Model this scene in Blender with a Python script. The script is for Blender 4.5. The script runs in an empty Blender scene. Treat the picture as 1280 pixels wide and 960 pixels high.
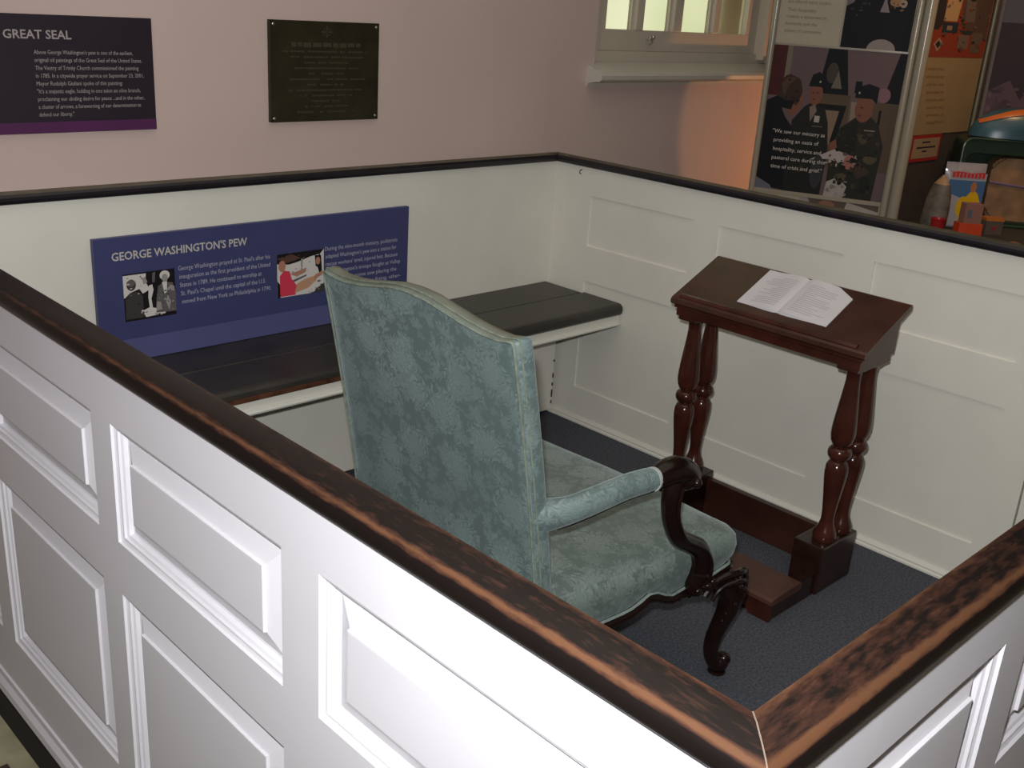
import bpy, bmesh, math, random
from mathutils import Vector, Matrix, noise
S = bpy.context.scene
COL = S.collection
PI = math.pi
random.seed(7)

# ------------------------------------------------------------------ camera
cam_d = bpy.data.cameras.new('camera'); cam = bpy.data.objects.new('camera', cam_d); COL.objects.link(cam)
yaw, pitch, roll, fpx = 0.78833, -0.35188, 0.0669, 1313.6
f = Vector((math.sin(yaw)*math.cos(pitch), math.cos(yaw)*math.cos(pitch), math.sin(pitch)))
r = f.cross(Vector((0, 0, 1))).normalized(); u = r.cross(f)
r2 = math.cos(roll)*r + math.sin(roll)*u; u2 = -math.sin(roll)*r + math.cos(roll)*u
CAM = Vector((-2.7897, -2.6207, 1.4897))
cam.matrix_world = Matrix(((r2.x, u2.x, -f.x, CAM.x), (r2.y, u2.y, -f.y, CAM.y), (r2.z, u2.z, -f.z, CAM.z), (0, 0, 0, 1)))
cam_d.sensor_width = 36; cam_d.lens = 36*fpx/1280; cam_d.clip_start = 0.02
S.camera = cam
S.view_settings.view_transform = 'Standard'; S.view_settings.look = 'None'
S.view_settings.gamma = 1; S.view_settings.exposure = 0.2; S.view_settings.use_curve_mapping = False

# ------------------------------------------------------------------ world (garden light seen through the window)
w = bpy.data.worlds.new('world'); S.world = w; w.use_nodes = True
nt = w.node_tree; nt.nodes.clear()
tc = nt.nodes.new('ShaderNodeTexCoord'); ns = nt.nodes.new('ShaderNodeTexNoise'); ns.inputs['Scale'].default_value = 14
cr = nt.nodes.new('ShaderNodeValToRGB'); bg = nt.nodes.new('ShaderNodeBackground'); out = nt.nodes.new('ShaderNodeOutputWorld')
cr.color_ramp.elements[0].position = .35; cr.color_ramp.elements[0].color = (.66, .72, .38, 1)
cr.color_ramp.elements[1].position = .62; cr.color_ramp.elements[1].color = (1, .98, .72, 1)
nt.links.new(tc.outputs['Generated'], ns.inputs['Vector']); nt.links.new(ns.outputs['Fac'], cr.inputs['Fac'])
nt.links.new(cr.outputs['Color'], bg.inputs['Color']); bg.inputs['Strength'].default_value = .80
nt.links.new(bg.outputs[0], out.inputs[0])

def light(name, kind, loc, energy, color, size=.1, target=None, size_y=None, **kw):
    d = bpy.data.lights.new(name, kind); d.energy = energy; d.color = color
    if kind == 'AREA':
        d.size = size
        if size_y: d.shape = 'RECTANGLE'; d.size_y = size_y
    else: d.shadow_soft_size = size
    for k, v in kw.items(): setattr(d, k, v)
    o = bpy.data.objects.new(name, d); COL.objects.link(o); o.location = loc
    if target is not None:
        o.rotation_euler = (Vector(target)-Vector(loc)).to_track_quat('-Z', 'Y').to_euler()
    return o
# the photographer's flash, just above the lens
light('camera_flash', 'SPOT', CAM + u2*.075 - r2*.02 + f*.02, 124, (.975, .975, 1), .018, CAM + f*3 + u2*.2, spot_size=math.radians(92), spot_blend=.75)
# soft overhead fill, added for ambient light without a fixture
light('overhead_fill', 'AREA', (-1.6, -1.8, 3.3), 26, (1, .93, .82), 3.5, (-1.6, -1.8, 0))
# cool fill light added behind the camera, no window stands there
light('rear_fill', 'AREA', (-5.0, -3.6, 2.0), 5, (.93, .95, 1), 1.5, (-2.0, -1.2, .6), size_y=2.0)
# warm exhibit lamps
light('exhibit_lamp', 'SPOT', (2.05, -.60, .80), 21, (1, .42, .16), .015, (1.75, .035, .90), spot_size=math.radians(76.5), spot_blend=.02)
light('case_lamp', 'SPOT', (1.15, -1.35, 2.3), 20, (1, .60, .28), .05, (1.5, -.95, .8), spot_size=math.radians(75), spot_blend=.6)

# ------------------------------------------------------------------ materials
def new_mat(name):
    m = bpy.data.materials.new(name); m.use_nodes = True
    return m, m.node_tree, m.node_tree.nodes['Principled BSDF']
def mat(name, col, rough=.6, var=.0, scale=8, bump=0, bscale=60, metal=0, spec=.5, coat=0):
    m, t, b = new_mat(name)
    b.inputs['Roughness'].default_value = rough; b.inputs['Metallic'].default_value = metal
    b.inputs['Specular IOR Level'].default_value = spec; b.inputs['Coat Weight'].default_value = coat
    b.inputs['Base Color'].default_value = (*col, 1)
    tc = t.nodes.new('ShaderNodeTexCoord')
    if var:
        n = t.nodes.new('ShaderNodeTexNoise'); n.inputs['Scale'].default_value = scale; n.inputs['Detail'].default_value = 4
        t.links.new(tc.outputs['Object'], n.inputs['Vector'])
        c = t.nodes.new('ShaderNodeValToRGB')
        c.color_ramp.elements[0].position = .3; c.color_ramp.elements[1].position = .7
        c.color_ramp.elements[0].color = (*[x*(1-var) for x in col], 1); c.color_ramp.elements[1].color = (*[min(1, x*(1+var)) for x in col], 1)
        t.links.new(n.outputs['Fac'], c.inputs['Fac']); t.links.new(c.outputs['Color'], b.inputs['Base Color'])
    if bump:
        n = t.nodes.new('ShaderNodeTexNoise'); n.inputs['Scale'].default_value = bscale; n.inputs['Detail'].default_value = 3
        t.links.new(tc.outputs['Object'], n.inputs['Vector'])
        bp = t.nodes.new('ShaderNodeBump'); bp.inputs['Strength'].default_value = bump; bp.inputs['Distance'].default_value = .002
        t.links.new(n.outputs['Fac'], bp.inputs['Height']); t.links.new(bp.outputs[0], b.inputs['Normal'])
    return m
M = {}
M['white'] = mat('white_gloss_paint', (.66, .65, .68), .38, .02, 3, .15, 14)
M['cream'] = mat('aged_cream_paint', (.74, .725, .635), .5, .035, 5, .15, 14)
M['purple'] = mat('mauve_wall_paint', (.56, .435, .385), .75, .03, 2, .3, 20)
M['ceiling'] = mat('ceiling_paint', (.6, .58, .55), .8, .02)
M['windowpaint'] = mat('window_paint', (.50, .44, .35), .45, .04, 6)
M['sill'] = mat('sill_paint', (.52, .49, .42), .35, .04, 6)
M['carpet'] = mat('blue_grey_carpet', (.078, .083, .097), .95, .4, 160, .9, 220, spec=.1)
M['tile'] = mat('marble_tile', (.36, .34, .22), .35, .35, 9)
M['darktile'] = mat('dark_tile', (.05, .03, .025), .4, .2)
M['bench'] = mat('bench_dark_paint', (.030, .027, .022), .42, .25, 9, .2, 30)
M['benchwear'] = mat('bench_worn_edge', (.09, .035, .018), .45, .6, 30)
M['nearblack'] = mat('near_black', (.012, .010, .010), .8)
M['mahog'] = mat('mahogany', (.052, .0135, .008), .17, .4, 12, .04, 40, spec=.45)
M['mahogshade'] = mat('shaded_mahogany', (.024, .0095, .0070), .22, .4, 12)  # mahogany darkened in colour for base sides the flash only grazes
M['mahogtop'] = mat('mahogany_top', (.050, .018, .011), .30, .25, 12, .08, 40)
M['ebony'] = mat('dark_carved_wood', (.0105, .0045, .0035), .2, .3, 20, .15, 60, spec=.32)
M['piping'] = mat('piping_braid', (.20, .235, .185), .6, .25, 60)
M['paper'] = mat('book_paper', (.66, .64, .66), .6, .03)
M['print'] = mat('grey_print', (.46, .44, .48), .6)
M['bronze'] = mat('bronze_plaque_metal', (.030, .026, .012), .42, .25, 14, .3, 90, metal=.35)
M['bronzehi'] = mat('bronze_raised_letters', (.062, .056, .034), .5, metal=.3)
M['signdark'] = mat('sign_dark_vinyl', (.016, .010, .018), .45, .08)
M['signpurple'] = mat('sign_purple_band', (.080, .017, .075), .4, .08)
M['signblue'] = mat('sign_blue_vinyl', (.046, .052, .145), .45, .05)
M['signblue2'] = mat('sign_blue_band', (.085, .092, .215), .42, .05)
M['silver'] = mat('grey_lettering', (.34, .30, .29), .5)
M['lightletter'] = mat('pale_lettering', (.42, .42, .50), .5)
M['beige'] = mat('beige_lettering', (.52, .48, .44), .5)
M['screw'] = mat('screw_metal', (.45, .42, .36), .3, metal=.8)
M['pole'] = mat('cream_metal_pole', (.30, .265, .20), .22)

# damask upholstery, box-projected UVs in metres
def damask(name, ground, motif, scale=7.5):
    m, t, b = new_mat(name); N = t.nodes; L = t.links
    uv = N.new('ShaderNodeUVMap'); uv.uv_map = 'UVMap'
    def math_(op, a, b_=None, c=None):
        n = N.new('ShaderNodeMath'); n.operation = op
        for i, v in enumerate((a, b_, c)):
            if v is None: continue
            if isinstance(v, (int, float)): n.inputs[i].default_value = v
            else: L.new(v, n.inputs[i])
        return n.outputs[0]
    wob = N.new('ShaderNodeTexNoise'); wob.inputs['Scale'].default_value = 22; wob.inputs['Detail'].default_value = 2
    L.new(uv.outputs[0], wob.inputs['Vector'])
    vs = N.new('ShaderNodeVectorMath'); vs.operation = 'SUBTRACT'; vs.inputs[1].default_value = (.5, .5, .5); L.new(wob.outputs['Color'], vs.inputs[0])
    vm = N.new('ShaderNodeVectorMath'); vm.operation = 'SCALE'; vm.inputs['Scale'].default_value = .048; L.new(vs.outputs[0], vm.inputs[0])
    va = N.new('ShaderNodeVectorMath'); va.operation = 'ADD'; L.new(uv.outputs[0], va.inputs[0]); L.new(vm.outputs[0], va.inputs[1])
    def layer(sc, rnd, petals, radius, amp):
        vo = N.new('ShaderNodeTexVoronoi'); vo.voronoi_dimensions = '2D'; vo.inputs['Scale'].default_value = sc; vo.inputs['Randomness'].default_value = rnd
        L.new(va.outputs[0], vo.inputs['Vector'])
        sb = N.new('ShaderNodeVectorMath'); sb.operation = 'SUBTRACT'; L.new(va.outputs[0], sb.inputs[0]); L.new(vo.outputs['Position'], sb.inputs[1])
        sp = N.new('ShaderNodeSeparateXYZ'); L.new(sb.outputs[0], sp.inputs[0])
        ang = math_('ADD', math_('ARCTAN2', sp.outputs[1], sp.outputs[0]), math_('MULTIPLY', wob.outputs['Fac'], 5.))
        pet = math_('ABSOLUTE', math_('COSINE', math_('MULTIPLY', ang, petals/2)))
        rr = math_('MULTIPLY_ADD', pet, amp, radius)
        d = math_('SUBTRACT', rr, vo.outputs['Distance'])
        edge = math_('MULTIPLY', d, 18)
        n = math_('MINIMUM', math_('MAXIMUM', edge, 0.), 1.)
        # veins within the petals
        vein = math_('SINE', math_('ADD', math_('MULTIPLY', vo.outputs['Distance'], 42), math_('MULTIPLY', pet, 5)))
        vein = math_('MULTIPLY_ADD', vein, .30, .72)
        return math_('MULTIPLY', n, vein)
    a = layer(scale*1.15, .55, 11, .20, .26); c = layer(scale*2.4, .9, 7, .13, .26); e = layer(scale*5.5, 1., 5, .12, .30)
    s = math_('MAXIMUM', math_('MAXIMUM', a, math_('MULTIPLY', c, .85)), math_('MULTIPLY', e, .62))
    big = N.new('ShaderNodeTexNoise'); big.inputs['Scale'].default_value = 4; L.new(uv.outputs[0], big.inputs['Vector'])
    fade = math_('MULTIPLY_ADD', big.outputs['Fac'], 1.6, -.05)
    s = math_('MINIMUM', math_('MULTIPLY', s, fade), 1.)
    mx = N.new('ShaderNodeMix'); mx.data_type = 'RGBA'; L.new(s, mx.inputs[0])
    mx.inputs[6].default_value = (*ground, 1); mx.inputs[7].default_value = (*motif, 1)
    th = N.new('ShaderNodeTexNoise'); th.inputs['Scale'].default_value = 380; L.new(uv.outputs[0], th.inputs['Vector'])
    mx2 = N.new('ShaderNodeMix'); mx2.data_type = 'RGBA'; mx2.blend_type = 'MULTIPLY'; mx2.inputs[0].default_value = .35
    L.new(mx.outputs[2], mx2.inputs[6]); L.new(th.outputs['Color'], mx2.inputs[7])
    L.new(mx.outputs[2], b.inputs['Base Color'])
    rg = math_('MULTIPLY_ADD', s, -.16, .58); L.new(rg, b.inputs['Roughness'])
    b.inputs['Sheen Weight'].default_value = .35; b.inputs['Sheen Roughness'].default_value = .4; b.inputs['Sheen Tint'].default_value = (.8, .95, .95, 1)
    bp = N.new('ShaderNodeBump'); bp.inputs['Strength'].default_value = .25; bp.inputs['Distance'].default_value = .001
    L.new(math_('ADD', s, math_('MULTIPLY', th.outputs['Fac'], .5)), bp.inputs['Height']); L.new(bp.outputs[0], b.inputs['Normal'])
    return m
M['damask'] = damask('blue_green_damask', (.108, .156, .150), (.225, .300, .288))
M['damaskseat'] = damask('faded_seat_damask', (.105, .138, .122), (.225, .280, .25))

# worn cap rail: UV u = distance in metres from the near corner, v = 0 inner edge .. 1 outer lip
def railmat(name, cover):
    m, t, b = new_mat(name); N = t.nodes; L = t.links
    def math_(op, a, b_=None, c=None, clamp=False):
        n = N.new('ShaderNodeMath'); n.operation = op; n.use_clamp = clamp
        for i, v in enumerate((a, b_, c)):
            if v is None: continue
            if isinstance(v, (int, float)): n.inputs[i].default_value = v
            else: L.new(v, n.inputs[i])
        return n.outputs[0]
    uv = N.new('ShaderNodeUVMap'); uv.uv_map = 'UVMap'; sp = N.new('ShaderNodeSeparateXYZ'); L.new(uv.outputs[0], sp.inputs[0])
    U, V = sp.outputs[0], sp.outputs[1]
    cb = N.new('ShaderNodeCombineXYZ'); L.new(math_('MULTIPLY', U, 15), cb.inputs[0]); L.new(math_('MULTIPLY', V, 4.2), cb.inputs[1])
    n1 = N.new('ShaderNodeTexNoise'); n1.inputs['Scale'].default_value = 2.2; n1.inputs['Detail'].default_value = 10; n1.inputs['Roughness'].default_value = .65
    L.new(cb.outputs[0], n1.inputs['Vector'])
    near = math_('MULTIPLY_ADD', U, -.62, 1.0, True)                   # hands wore the corner most
    ridge = math_('MULTIPLY_ADD', math_('ABSOLUTE', math_('SUBTRACT', V, .60)), -10.5, 1.0, True)
    inner = math_('MULTIPLY_ADD', V, -7.0, 1.0, True)
    top = math_('MULTIPLY_ADD', V, -30, 21, True)
    a = math_('MULTIPLY', ridge, math_('MULTIPLY_ADD', near, .75, .50))
    a = math_('ADD', a, math_('MULTIPLY', math_('MULTIPLY', inner, near), .62))
    a = math_('ADD', a, math_('MULTIPLY', math_('MULTIPLY', top, near), cover))
    a = math_('ADD', a, math_('MULTIPLY_ADD', n1.outputs['Fac'], 2.0, -1.20))
    a = math_('MULTIPLY', math_('MINIMUM', math_('MAXIMUM', a, 0.), 1.), 1.)
    rp = N.new('ShaderNodeValToRGB'); e = rp.color_ramp.elements
    e[0].position = .08; e[0].color = (.0065, .0045, .004, 1); e[1].position = 1; e[1].color = (.088, .040, .020, 1)
    x = e.new(.45); x.color = (.034, .0145, .0095, 1)
    L.new(a, rp.inputs[0]); L.new(rp.outputs[0], b.inputs['Base Color'])
    b.inputs['Roughness'].default_value = .34; b.inputs['Specular IOR Level'].default_value = .28
    bp = N.new('ShaderNodeBump'); bp.inputs['Strength'].default_value = .35; bp.inputs['Distance'].default_value = .001
    L.new(n1.outputs['Fac'], bp.inputs['Height']); L.new(bp.outputs[0], b.inputs['Normal'])
    return m
M['railfront'] = railmat('worn_dark_rail_front', .28)
M['railside'] = railmat('worn_dark_rail_side', .52)
M['railfar'] = mat('dark_rail_far', (.012, .009, .013), .38, .3, 20)
M['railtop'] = mat('olive_rail_top', (.10, .085, .055), .6, .3, 20)  # paler olive tone on the top faces of the far rails

def glassmat():
    m, t, b = new_mat('window_glass'); N = t.nodes; L = t.links
    b.inputs['Transmission Weight'].default_value = 1; b.inputs['Roughness'].default_value = .12; b.inputs['IOR'].default_value = 1.3
    b.inputs['Base Color'].default_value = (.98, 1, .92, 1)
    return m
M['glass'] = glassmat()
def flat(name, c, rough=.5):
    k = 'flat_'+name
    if k not in M: M[k] = mat(k, c, rough, spec=.15 if '_print_' in k else .5)
    return M[k]

# ------------------------------------------------------------------ helpers
def origin_of(par):
    v = Vector((0, 0, 0))
    while par is not None: v += par.location; par = par.parent
    return v
def boxuv(me):
    if me.uv_layers: return
    l = me.uv_layers.new(name='UVMap')
    for p in me.polygons:
        n = p.normal; a = max(range(3), key=lambda i: abs(n[i]))
        for li in p.loop_indices:
            c = me.vertices[me.loops[li].vertex_index].co
            l.data[li].uv = (c[1], c[2]) if a == 0 else ((c[0], c[2]) if a == 1 else (c[0], c[1]))
def obj(name, bm, m, parent=None, smooth=False, label=None, loc=None, uvs=False, norm=True):
    me = bpy.data.meshes.new(name)
    if norm: bmesh.ops.recalc_face_normals(bm, faces=bm.faces)
    bm.to_mesh(me); bm.free()
    for x in (m if isinstance(m, (list, tuple)) else [m]): me.materials.append(x)
    o = bpy.data.objects.new(name, me); COL.objects.link(o)
    if uvs: boxuv(me)
    if parent is not None:
        off = origin_of(parent); me.transform(Matrix.Translation(-off)); o.parent = parent
    elif loc is not None:
        me.transform(Matrix.Translation(-Vector(loc))); o.location = loc
    if smooth:
        for p in me.polygons: p.use_smooth = True
        try: me.set_sharp_from_angle(angle=math.radians(38))
        except Exception: pass
    if label: o['label'] = label
    return o
def thing(name, label, cat, loc, group=None):
    o = bpy.data.objects.new(name, None); COL.objects.link(o); o.location = loc
    o['label'] = label; o['category'] = cat; o.empty_display_size = .05
    if group: o['group'] = group
    return o
def tag(o, label, cat, group=None):
    o['label'] = label; o['category'] = cat
    if group: o['group'] = group
    return o
def struct(name, bm, m, **k):
    o = obj(name, bm, m, **k); o['kind'] = 'structure'; return o
def box(bm, a, b, mi=0, bev=0):
    x0, x1 = sorted((a[0], b[0])); y0, y1 = sorted((a[1], b[1])); z0, z1 = sorted((a[2], b[2]))
    vs = [bm.verts.new((x, y, z)) for x in (x0, x1) for y in (y0, y1) for z in (z0, z1)]
    fs = [bm.faces.new([vs[i] for i in q]) for q in ((0, 1, 3, 2), (4, 6, 7, 5), (0, 4, 5, 1), (2, 3, 7, 6), (0, 2, 6, 4), (1, 5, 7, 3))]
    for f_ in fs: f_.material_index = mi
    if bev:
        es = set(e for f_ in fs for e in f_.edges)
        rs = bmesh.ops.bevel(bm, geom=list(es), offset=bev, segments=2, affect='EDGES', profile=.6)
        for f_ in rs['faces']: f_.material_index = mi
def B(*bxs, bev=0):
    bm = bmesh.new()
    for a, b in bxs: box(bm, a, b, bev=bev)
    return bm
def tube(bm, pts, rad, seg=14, sq=None, cap=True, twist=None):
    """sweep; rad: list of r or (r_side, r_up)"""
    pts = [Vector(p) for p in pts]; n = len(pts); rings = []; up = Vector((0, 1, 0)) if sq is None else Vector(sq)
    for i, p in enumerate(pts):
        t_ = (pts[min(i+1, n-1)]-pts[max(i-1, 0)]).normalized()
        a = up - t_*up.dot(t_)
        if a.length < 1e-4: a = t_.orthogonal()
        a.normalize(); b = t_.cross(a)
        rr = rad[i] if isinstance(rad, (list, tuple)) else rad
        ra, rb = rr if isinstance(rr, (list, tuple)) else (rr, rr)
        rings.append([bm.verts.new(p + a*ra*math.cos(2*PI*k/seg) + b*rb*math.sin(2*PI*k/seg)) for k in range(seg)])
    for i in range(n-1):
        for k in range(seg):
            bm.faces.new((rings[i][k], rings[i][(k+1) % seg], rings[i+1][(k+1) % seg], rings[i+1][k]))
    if cap:
        for R_, s in ((rings[0], 1), (rings[-1], -1)):
            bm.faces.new(R_[::s])
def catmull(pts, k=6):
    P = [Vector(p) if len(p) == 3 else p for p in pts]; out_ = []
    P = [list(p) for p in pts]; n = len(P)
    for i in range(n-1):
        p0, p1, p2, p3 = P[max(i-1, 0)], P[i], P[i+1], P[min(i+2, n-1)]
        for j in range(k):
            t = j/k
            out_.append([.5*((2*b) + (-a+c)*t + (2*a-5*b+4*c-d)*t*t + (-a+3*b-3*c+d)*t**3) for a, b, c, d in zip(p0, p1, p2, p3)])
    out_.append(P[-1]); return out_
def lathe(bm, cx, cy, prof, seg=24):
    rings = []
    for r_, z in prof: rings.append([bm.verts.new((cx+r_*math.cos(2*PI*k/seg), cy+r_*math.sin(2*PI*k/seg), z)) for k in range(seg)])
    for i in range(len(rings)-1):
        for k in range(seg): bm.faces.new((rings[i][k], rings[i][(k+1) % seg], rings[i+1][(k+1) % seg], rings[i+1][k]))
    bm.faces.new(rings[0][::-1]); bm.faces.new(rings[-1])
def ball(bm, c, r_, sc=(1, 1, 1), seg=16):
    bmesh.ops.create_uvsphere(bm, u_segments=seg, v_segments=max(6, seg//2), radius=r_, matrix=Matrix.Translation(c) @ Matrix.Diagonal((*sc, 1)))
def strip(bm, rings):
    vs = [[bm.verts.new(p) for p in R_] for R_ in rings]; n = len(vs[0])
    for i in range(len(vs)-1):
        for k in range(n): bm.faces.new((vs[i][k], vs[i][(k+1) % n], vs[i+1][(k+1) % n], vs[i+1][k]))
    return vs
def prism(bm, poly, fn, d0, d1, mi=0):
    """extrude a 2D polygon: fn(a, b, d) -> world"""
    A = [bm.verts.new(fn(a, b, d0)) for a, b in poly]; C = [bm.verts.new(fn(a, b, d1)) for a, b in poly]; n = len(poly)
    fs = [bm.faces.new(A[::-1]), bm.faces.new(C)] + [bm.faces.new((A[k], A[(k+1) % n], C[(k+1) % n], C[k])) for k in range(n)]
    for q in fs: q.material_index = mi
def text_bm(s, p0, p1, up, nrm, capz=None, bold=0):
    """lettering whose baseline runs from p0 to p1, a thin slab standing off along nrm"""
    cu = bpy.data.curves.new('t', 'FONT'); cu.body = s; cu.size = 1; cu.extrude = 0; cu.offset = bold; cu.resolution_u = 2
    o = bpy.data.objects.new('t', cu); COL.objects.link(o)
    dg = bpy.context.evaluated_depsgraph_get(); me = bpy.data.meshes.new_from_object(o.evaluated_get(dg))
    bpy.data.objects.remove(o); bpy.data.curves.remove(cu)
    xs = [v.co.x for v in me.vertices]; x0, x1 = min(xs), max(xs)
    p0, p1, up, nrm = Vector(p0), Vector(p1), Vector(up).normalized(), Vector(nrm).normalized()
    d = p1-p0; sc = d.length/(x1-x0); sy = capz/.70 if capz else sc; d.normalize()
    for v in me.vertices: v.co = p0 + d*(v.co.x-x0)*sc + up*v.co.y*sy + nrm*.0005
    bm = bmesh.new(); bm.from_mesh(me); bpy.data.meshes.remove(me)
    return bm
def lettering(name, lines, m, parent, up, nrm, label=None, bold=0):
    bm = bmesh.new()
    for (s, p0, p1, cz) in lines:
        b2 = text_bm(s, p0, p1, up, nrm, cz, bold); me = bpy.data.meshes.new('x'); b2.to_mesh(me); b2.free(); bm.from_mesh(me); bpy.data.meshes.remove(me)
    return obj(name, bm, m, parent, label=label, norm=False)
def picture(name, parent, o, du, dv, nrm, shapes, label=None, step=.00012):
    """a printed picture: shapes = [(color, [(u,v)...])] in 0..1, painter's order"""
    bm = bmesh.new(); mats = []; idx = {}; step = min(step, .0045/len(shapes))
    o, du, dv, nrm = Vector(o), Vector(du), Vector(dv), Vector(nrm).normalized()
    for i, (c, poly) in enumerate(shapes):
        if c not in idx: idx[c] = len(mats); mats.append(flat('%s_print_%d' % (name, len(mats)) + str(len(M)), c, .55))
        vs = [bm.verts.new(o + du*min(max(a, 0), 1) + dv*min(max(b, 0), 1) + nrm*(.0006+step*i)) for a, b in poly]
        q = bm.faces.new(vs); q.material_index = idx[c]
        q.normal_update()
        if q.normal.dot(nrm) < 0: q.normal_flip()
    return obj(name, bm, mats, parent, label=label, norm=False)
def specks(n, x0, y0, x1, y1, sz, cols):
    o_ = []
    for k in range(n):
        cx, cy = random.uniform(x0, x1), random.uniform(y0, y1); a = random.uniform(.4, 1)*sz
        o_.append((random.choice(cols), ell(cx, cy, a*random.uniform(.5, 1.6), a*random.uniform(.4, 1.2), 7, jit=.35)))
    return o_
def ell(cx, cy, rx, ry, n=18, a0=0, a1=2*PI, jit=0):
    return [(cx+rx*math.cos(a0+(a1-a0)*k/n)*(1+random.uniform(-jit, jit)), cy+ry*math.sin(a0+(a1-a0)*k/n)*(1+random.uniform(-jit, jit))) for k in range(n + (0 if abs(a1-a0-2*PI) < .01 else 1))]
def rect(a, b, c, d): return [(a, b), (c, b), (c, d), (a, d)]

# ------------------------------------------------------------------ the setting
WY = .035
bm = bmesh.new(); X0, X1 = -4.6, 3.4
WX0, WX1, WZ0, WZ1 = .20, 1.48, 1.225, 2.75
for a, b in (((X0, WY, -.02), (-.03, WY+.15, 3.4)), ((-.03, WY+.004, -.02), (WX0, WY+.15, 3.4)), ((WX0, WY+.004, -.02), (WX1, WY+.15, WZ0)),
             ((WX0, WY+.004, WZ1), (WX1, WY+.15, 3.4)), ((WX1, WY+.004, -.02), (X1, WY+.15, 3.4))): box(bm, a, b)
struct('wall_back', bm, M['purple'])
struct('wall_left', B(((-6.0, -5.2, -.02), (-5.9, .4, 3.4))), M['purple'])
struct('wall_back.001', B(((-5.9, WY, -.02), (X0, WY+.15, 3.4))), M['purple'])
struct('wall_front', B(((-6.0, -5.3, -.02), (X1, -5.2, 3.4))), M['purple'])
struct('wall_right', B(((X1, -5.3, -.02), (X1+.1, .4, 3.4))), M['purple'])
struct('ceiling', B(((-6.0, -5.3, 3.4), (X1+.1, .4, 3.5))), M['ceiling'])
struct('floor', B(((-6.0, -5.3, -.1), (X1+.1, WY, 0))), M['tile'])
bm = bmesh.new(); box(bm, (-5.5, -.80, 0), (-2.27, -.765, .0015))
struct('trim_1', bm, M['darktile'])
tag(obj('carpet', B(((-2.18, -2.29, 0), (-.002, -.002, .006))), M['carpet']), 'blue grey short pile carpet covering the floor inside the box pew', 'carpet')

# window: sash with glazing bars, panes, stool and casing
bm = bmesh.new(); yg = .12
box(bm, (.275, yg-.02, 1.325), (1.30, yg+.02, 1.402), bev=.003)                      # bottom rail of the sash
box(bm, (.275, yg-.02, 1.402), (.312, yg+.02, 2.6)); box(bm, (1.222, yg-.02, 1.402), (1.30, yg+.02, 2.6))
struct_win = None
for a, b in ((.470, .540), (.700, .780), (.965, 1.030)):
    box(bm, (a+.012, yg-.024, 1.400), (b-.012, yg+.02, 2.6), bev=.006); box(bm, (a, yg-.008, 1.400), (b, yg+.012, 2.6))
box(bm, (.275, yg-.02, 1.93), (1.30, yg+.02, 1.98))
wo = obj('window_1', bm, M['windowpaint'], loc=(.8, yg, 1.3)); wo['kind'] = 'structure'
bm = bmesh.new()
for a, b in ((.312, .470), (.540, .700), (.780, .965), (1.030, 1.222)):
    for c, d in ((1.402, 1.93), (1.98, 2.6)): box(bm, (a, yg+.004, c), (b, yg+.007, d))
obj('pane', bm, M['glass'], wo)
bm = bmesh.new()   # casing and jamb boards
box(bm, (1.30, .05, 1.30), (1.335, .16, 2.7), bev=.004); box(bm, (1.335, .036, 1.30), (1.375, .16, 2.7), bev=.006); box(bm, (1.375, .02, 1.24), (1.48, .16, 2.75), bev=.008)
box(bm, (.235, .09, 1.30), (.275, .16, 2.7), bev=.004)
box(bm, (.235, .085, 1.285), (1.40, .16, 1.325), bev=.005)
obj('window_frame', bm, M['windowpaint'], wo)
prof = [(.16, 1.290), (.085, 1.288), (.06, 1.286), (-.015, 1.262), (-.028, 1.256), (-.034, 1.246), (-.032, 1.232), (-.022, 1.224), (.0, 1.222), (.034, 1.215), (.034, 1.205), (.16, 1.205)]
bm = bmesh.new(); prism(bm, prof, lambda a, b, d: Vector((d, a, b)), .165, 1.52)
obj('window_sill', bm, M['sill'], wo)
bm = bmesh.new(); tube(bm, catmull([(.545, yg-.03, 1.365), (.55, yg-.045, 1.375), (.56, yg-.045, 1.362), (.553, yg-.04, 1.352)], 5), .005, 8); ball(bm, (.59, yg-.026, 1.378), .009)
obj('sash_hook', bm, M['screw'], wo, smooth=True)
# pier of the building outside, seen through the right-hand panes
struct('trim_2', B(((2.0, .80, .9), (3.4, .83, 3.0))), mat('outside_stone', (.34, .28, .22), .8, .2, 7))

# ------------------------------------------------------------------ box pew
pew = thing('box_pew', 'white panelled box pew enclosure with dark worn cap rails round the armchair', 'pew', (-1.1, -1.15, 0))
def framed_wall(name, P, s0, s1, z0, z1, openings, th, m, parent):
    """board with openings. P(s, z, d): d = 0 face, negative behind"""
    ss = sorted({s0, s1, *[v for o in openings for v in (o[0], o[1])]}); zs = sorted({z0, z1, *[v for o in openings for v in (o[2], o[3])]})
    bm = bmesh.new(); V = {}
    def v(i, j, d):
        k = (i, j, d)
        if k not in V: V[k] = bm.verts.new(P(ss[i], zs[j], d))
        return V[k]
    def hole(i, j):
        if i < 0 or j < 0 or i >= len(ss)-1 or j >= len(zs)-1: return True
        a, b = (ss[i]+ss[i+1])/2, (zs[j]+zs[j+1])/2
        return any(o[0] < a < o[1] and o[2] < b < o[3] for o in openings)
    for i in range(len(ss)-1):
        for j in range(len(zs)-1):
            if hole(i, j): continue
            bm.faces.new((v(i, j, 0), v(i+1, j, 0), v(i+1, j+1, 0), v(i, j+1, 0)))
            bm.faces.new((v(i, j, -th), v(i, j+1, -th), v(i+1, j+1, -th), v(i+1, j, -th)))
            for (ni, nj, a, b) in ((i-1, j, (i, j), (i, j+1)), (i+1, j, (i+1, j), (i+1, j+1)), (i, j-1, (i, j), (i+1, j)), (i, j+1, (i, j+1), (i+1, j+1))):
                if hole(ni, nj): bm.faces.new((v(*a, 0), v(*b, 0), v(*b, -th), v(*a, -th)))
    return obj(name, bm, m, parent)
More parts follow.
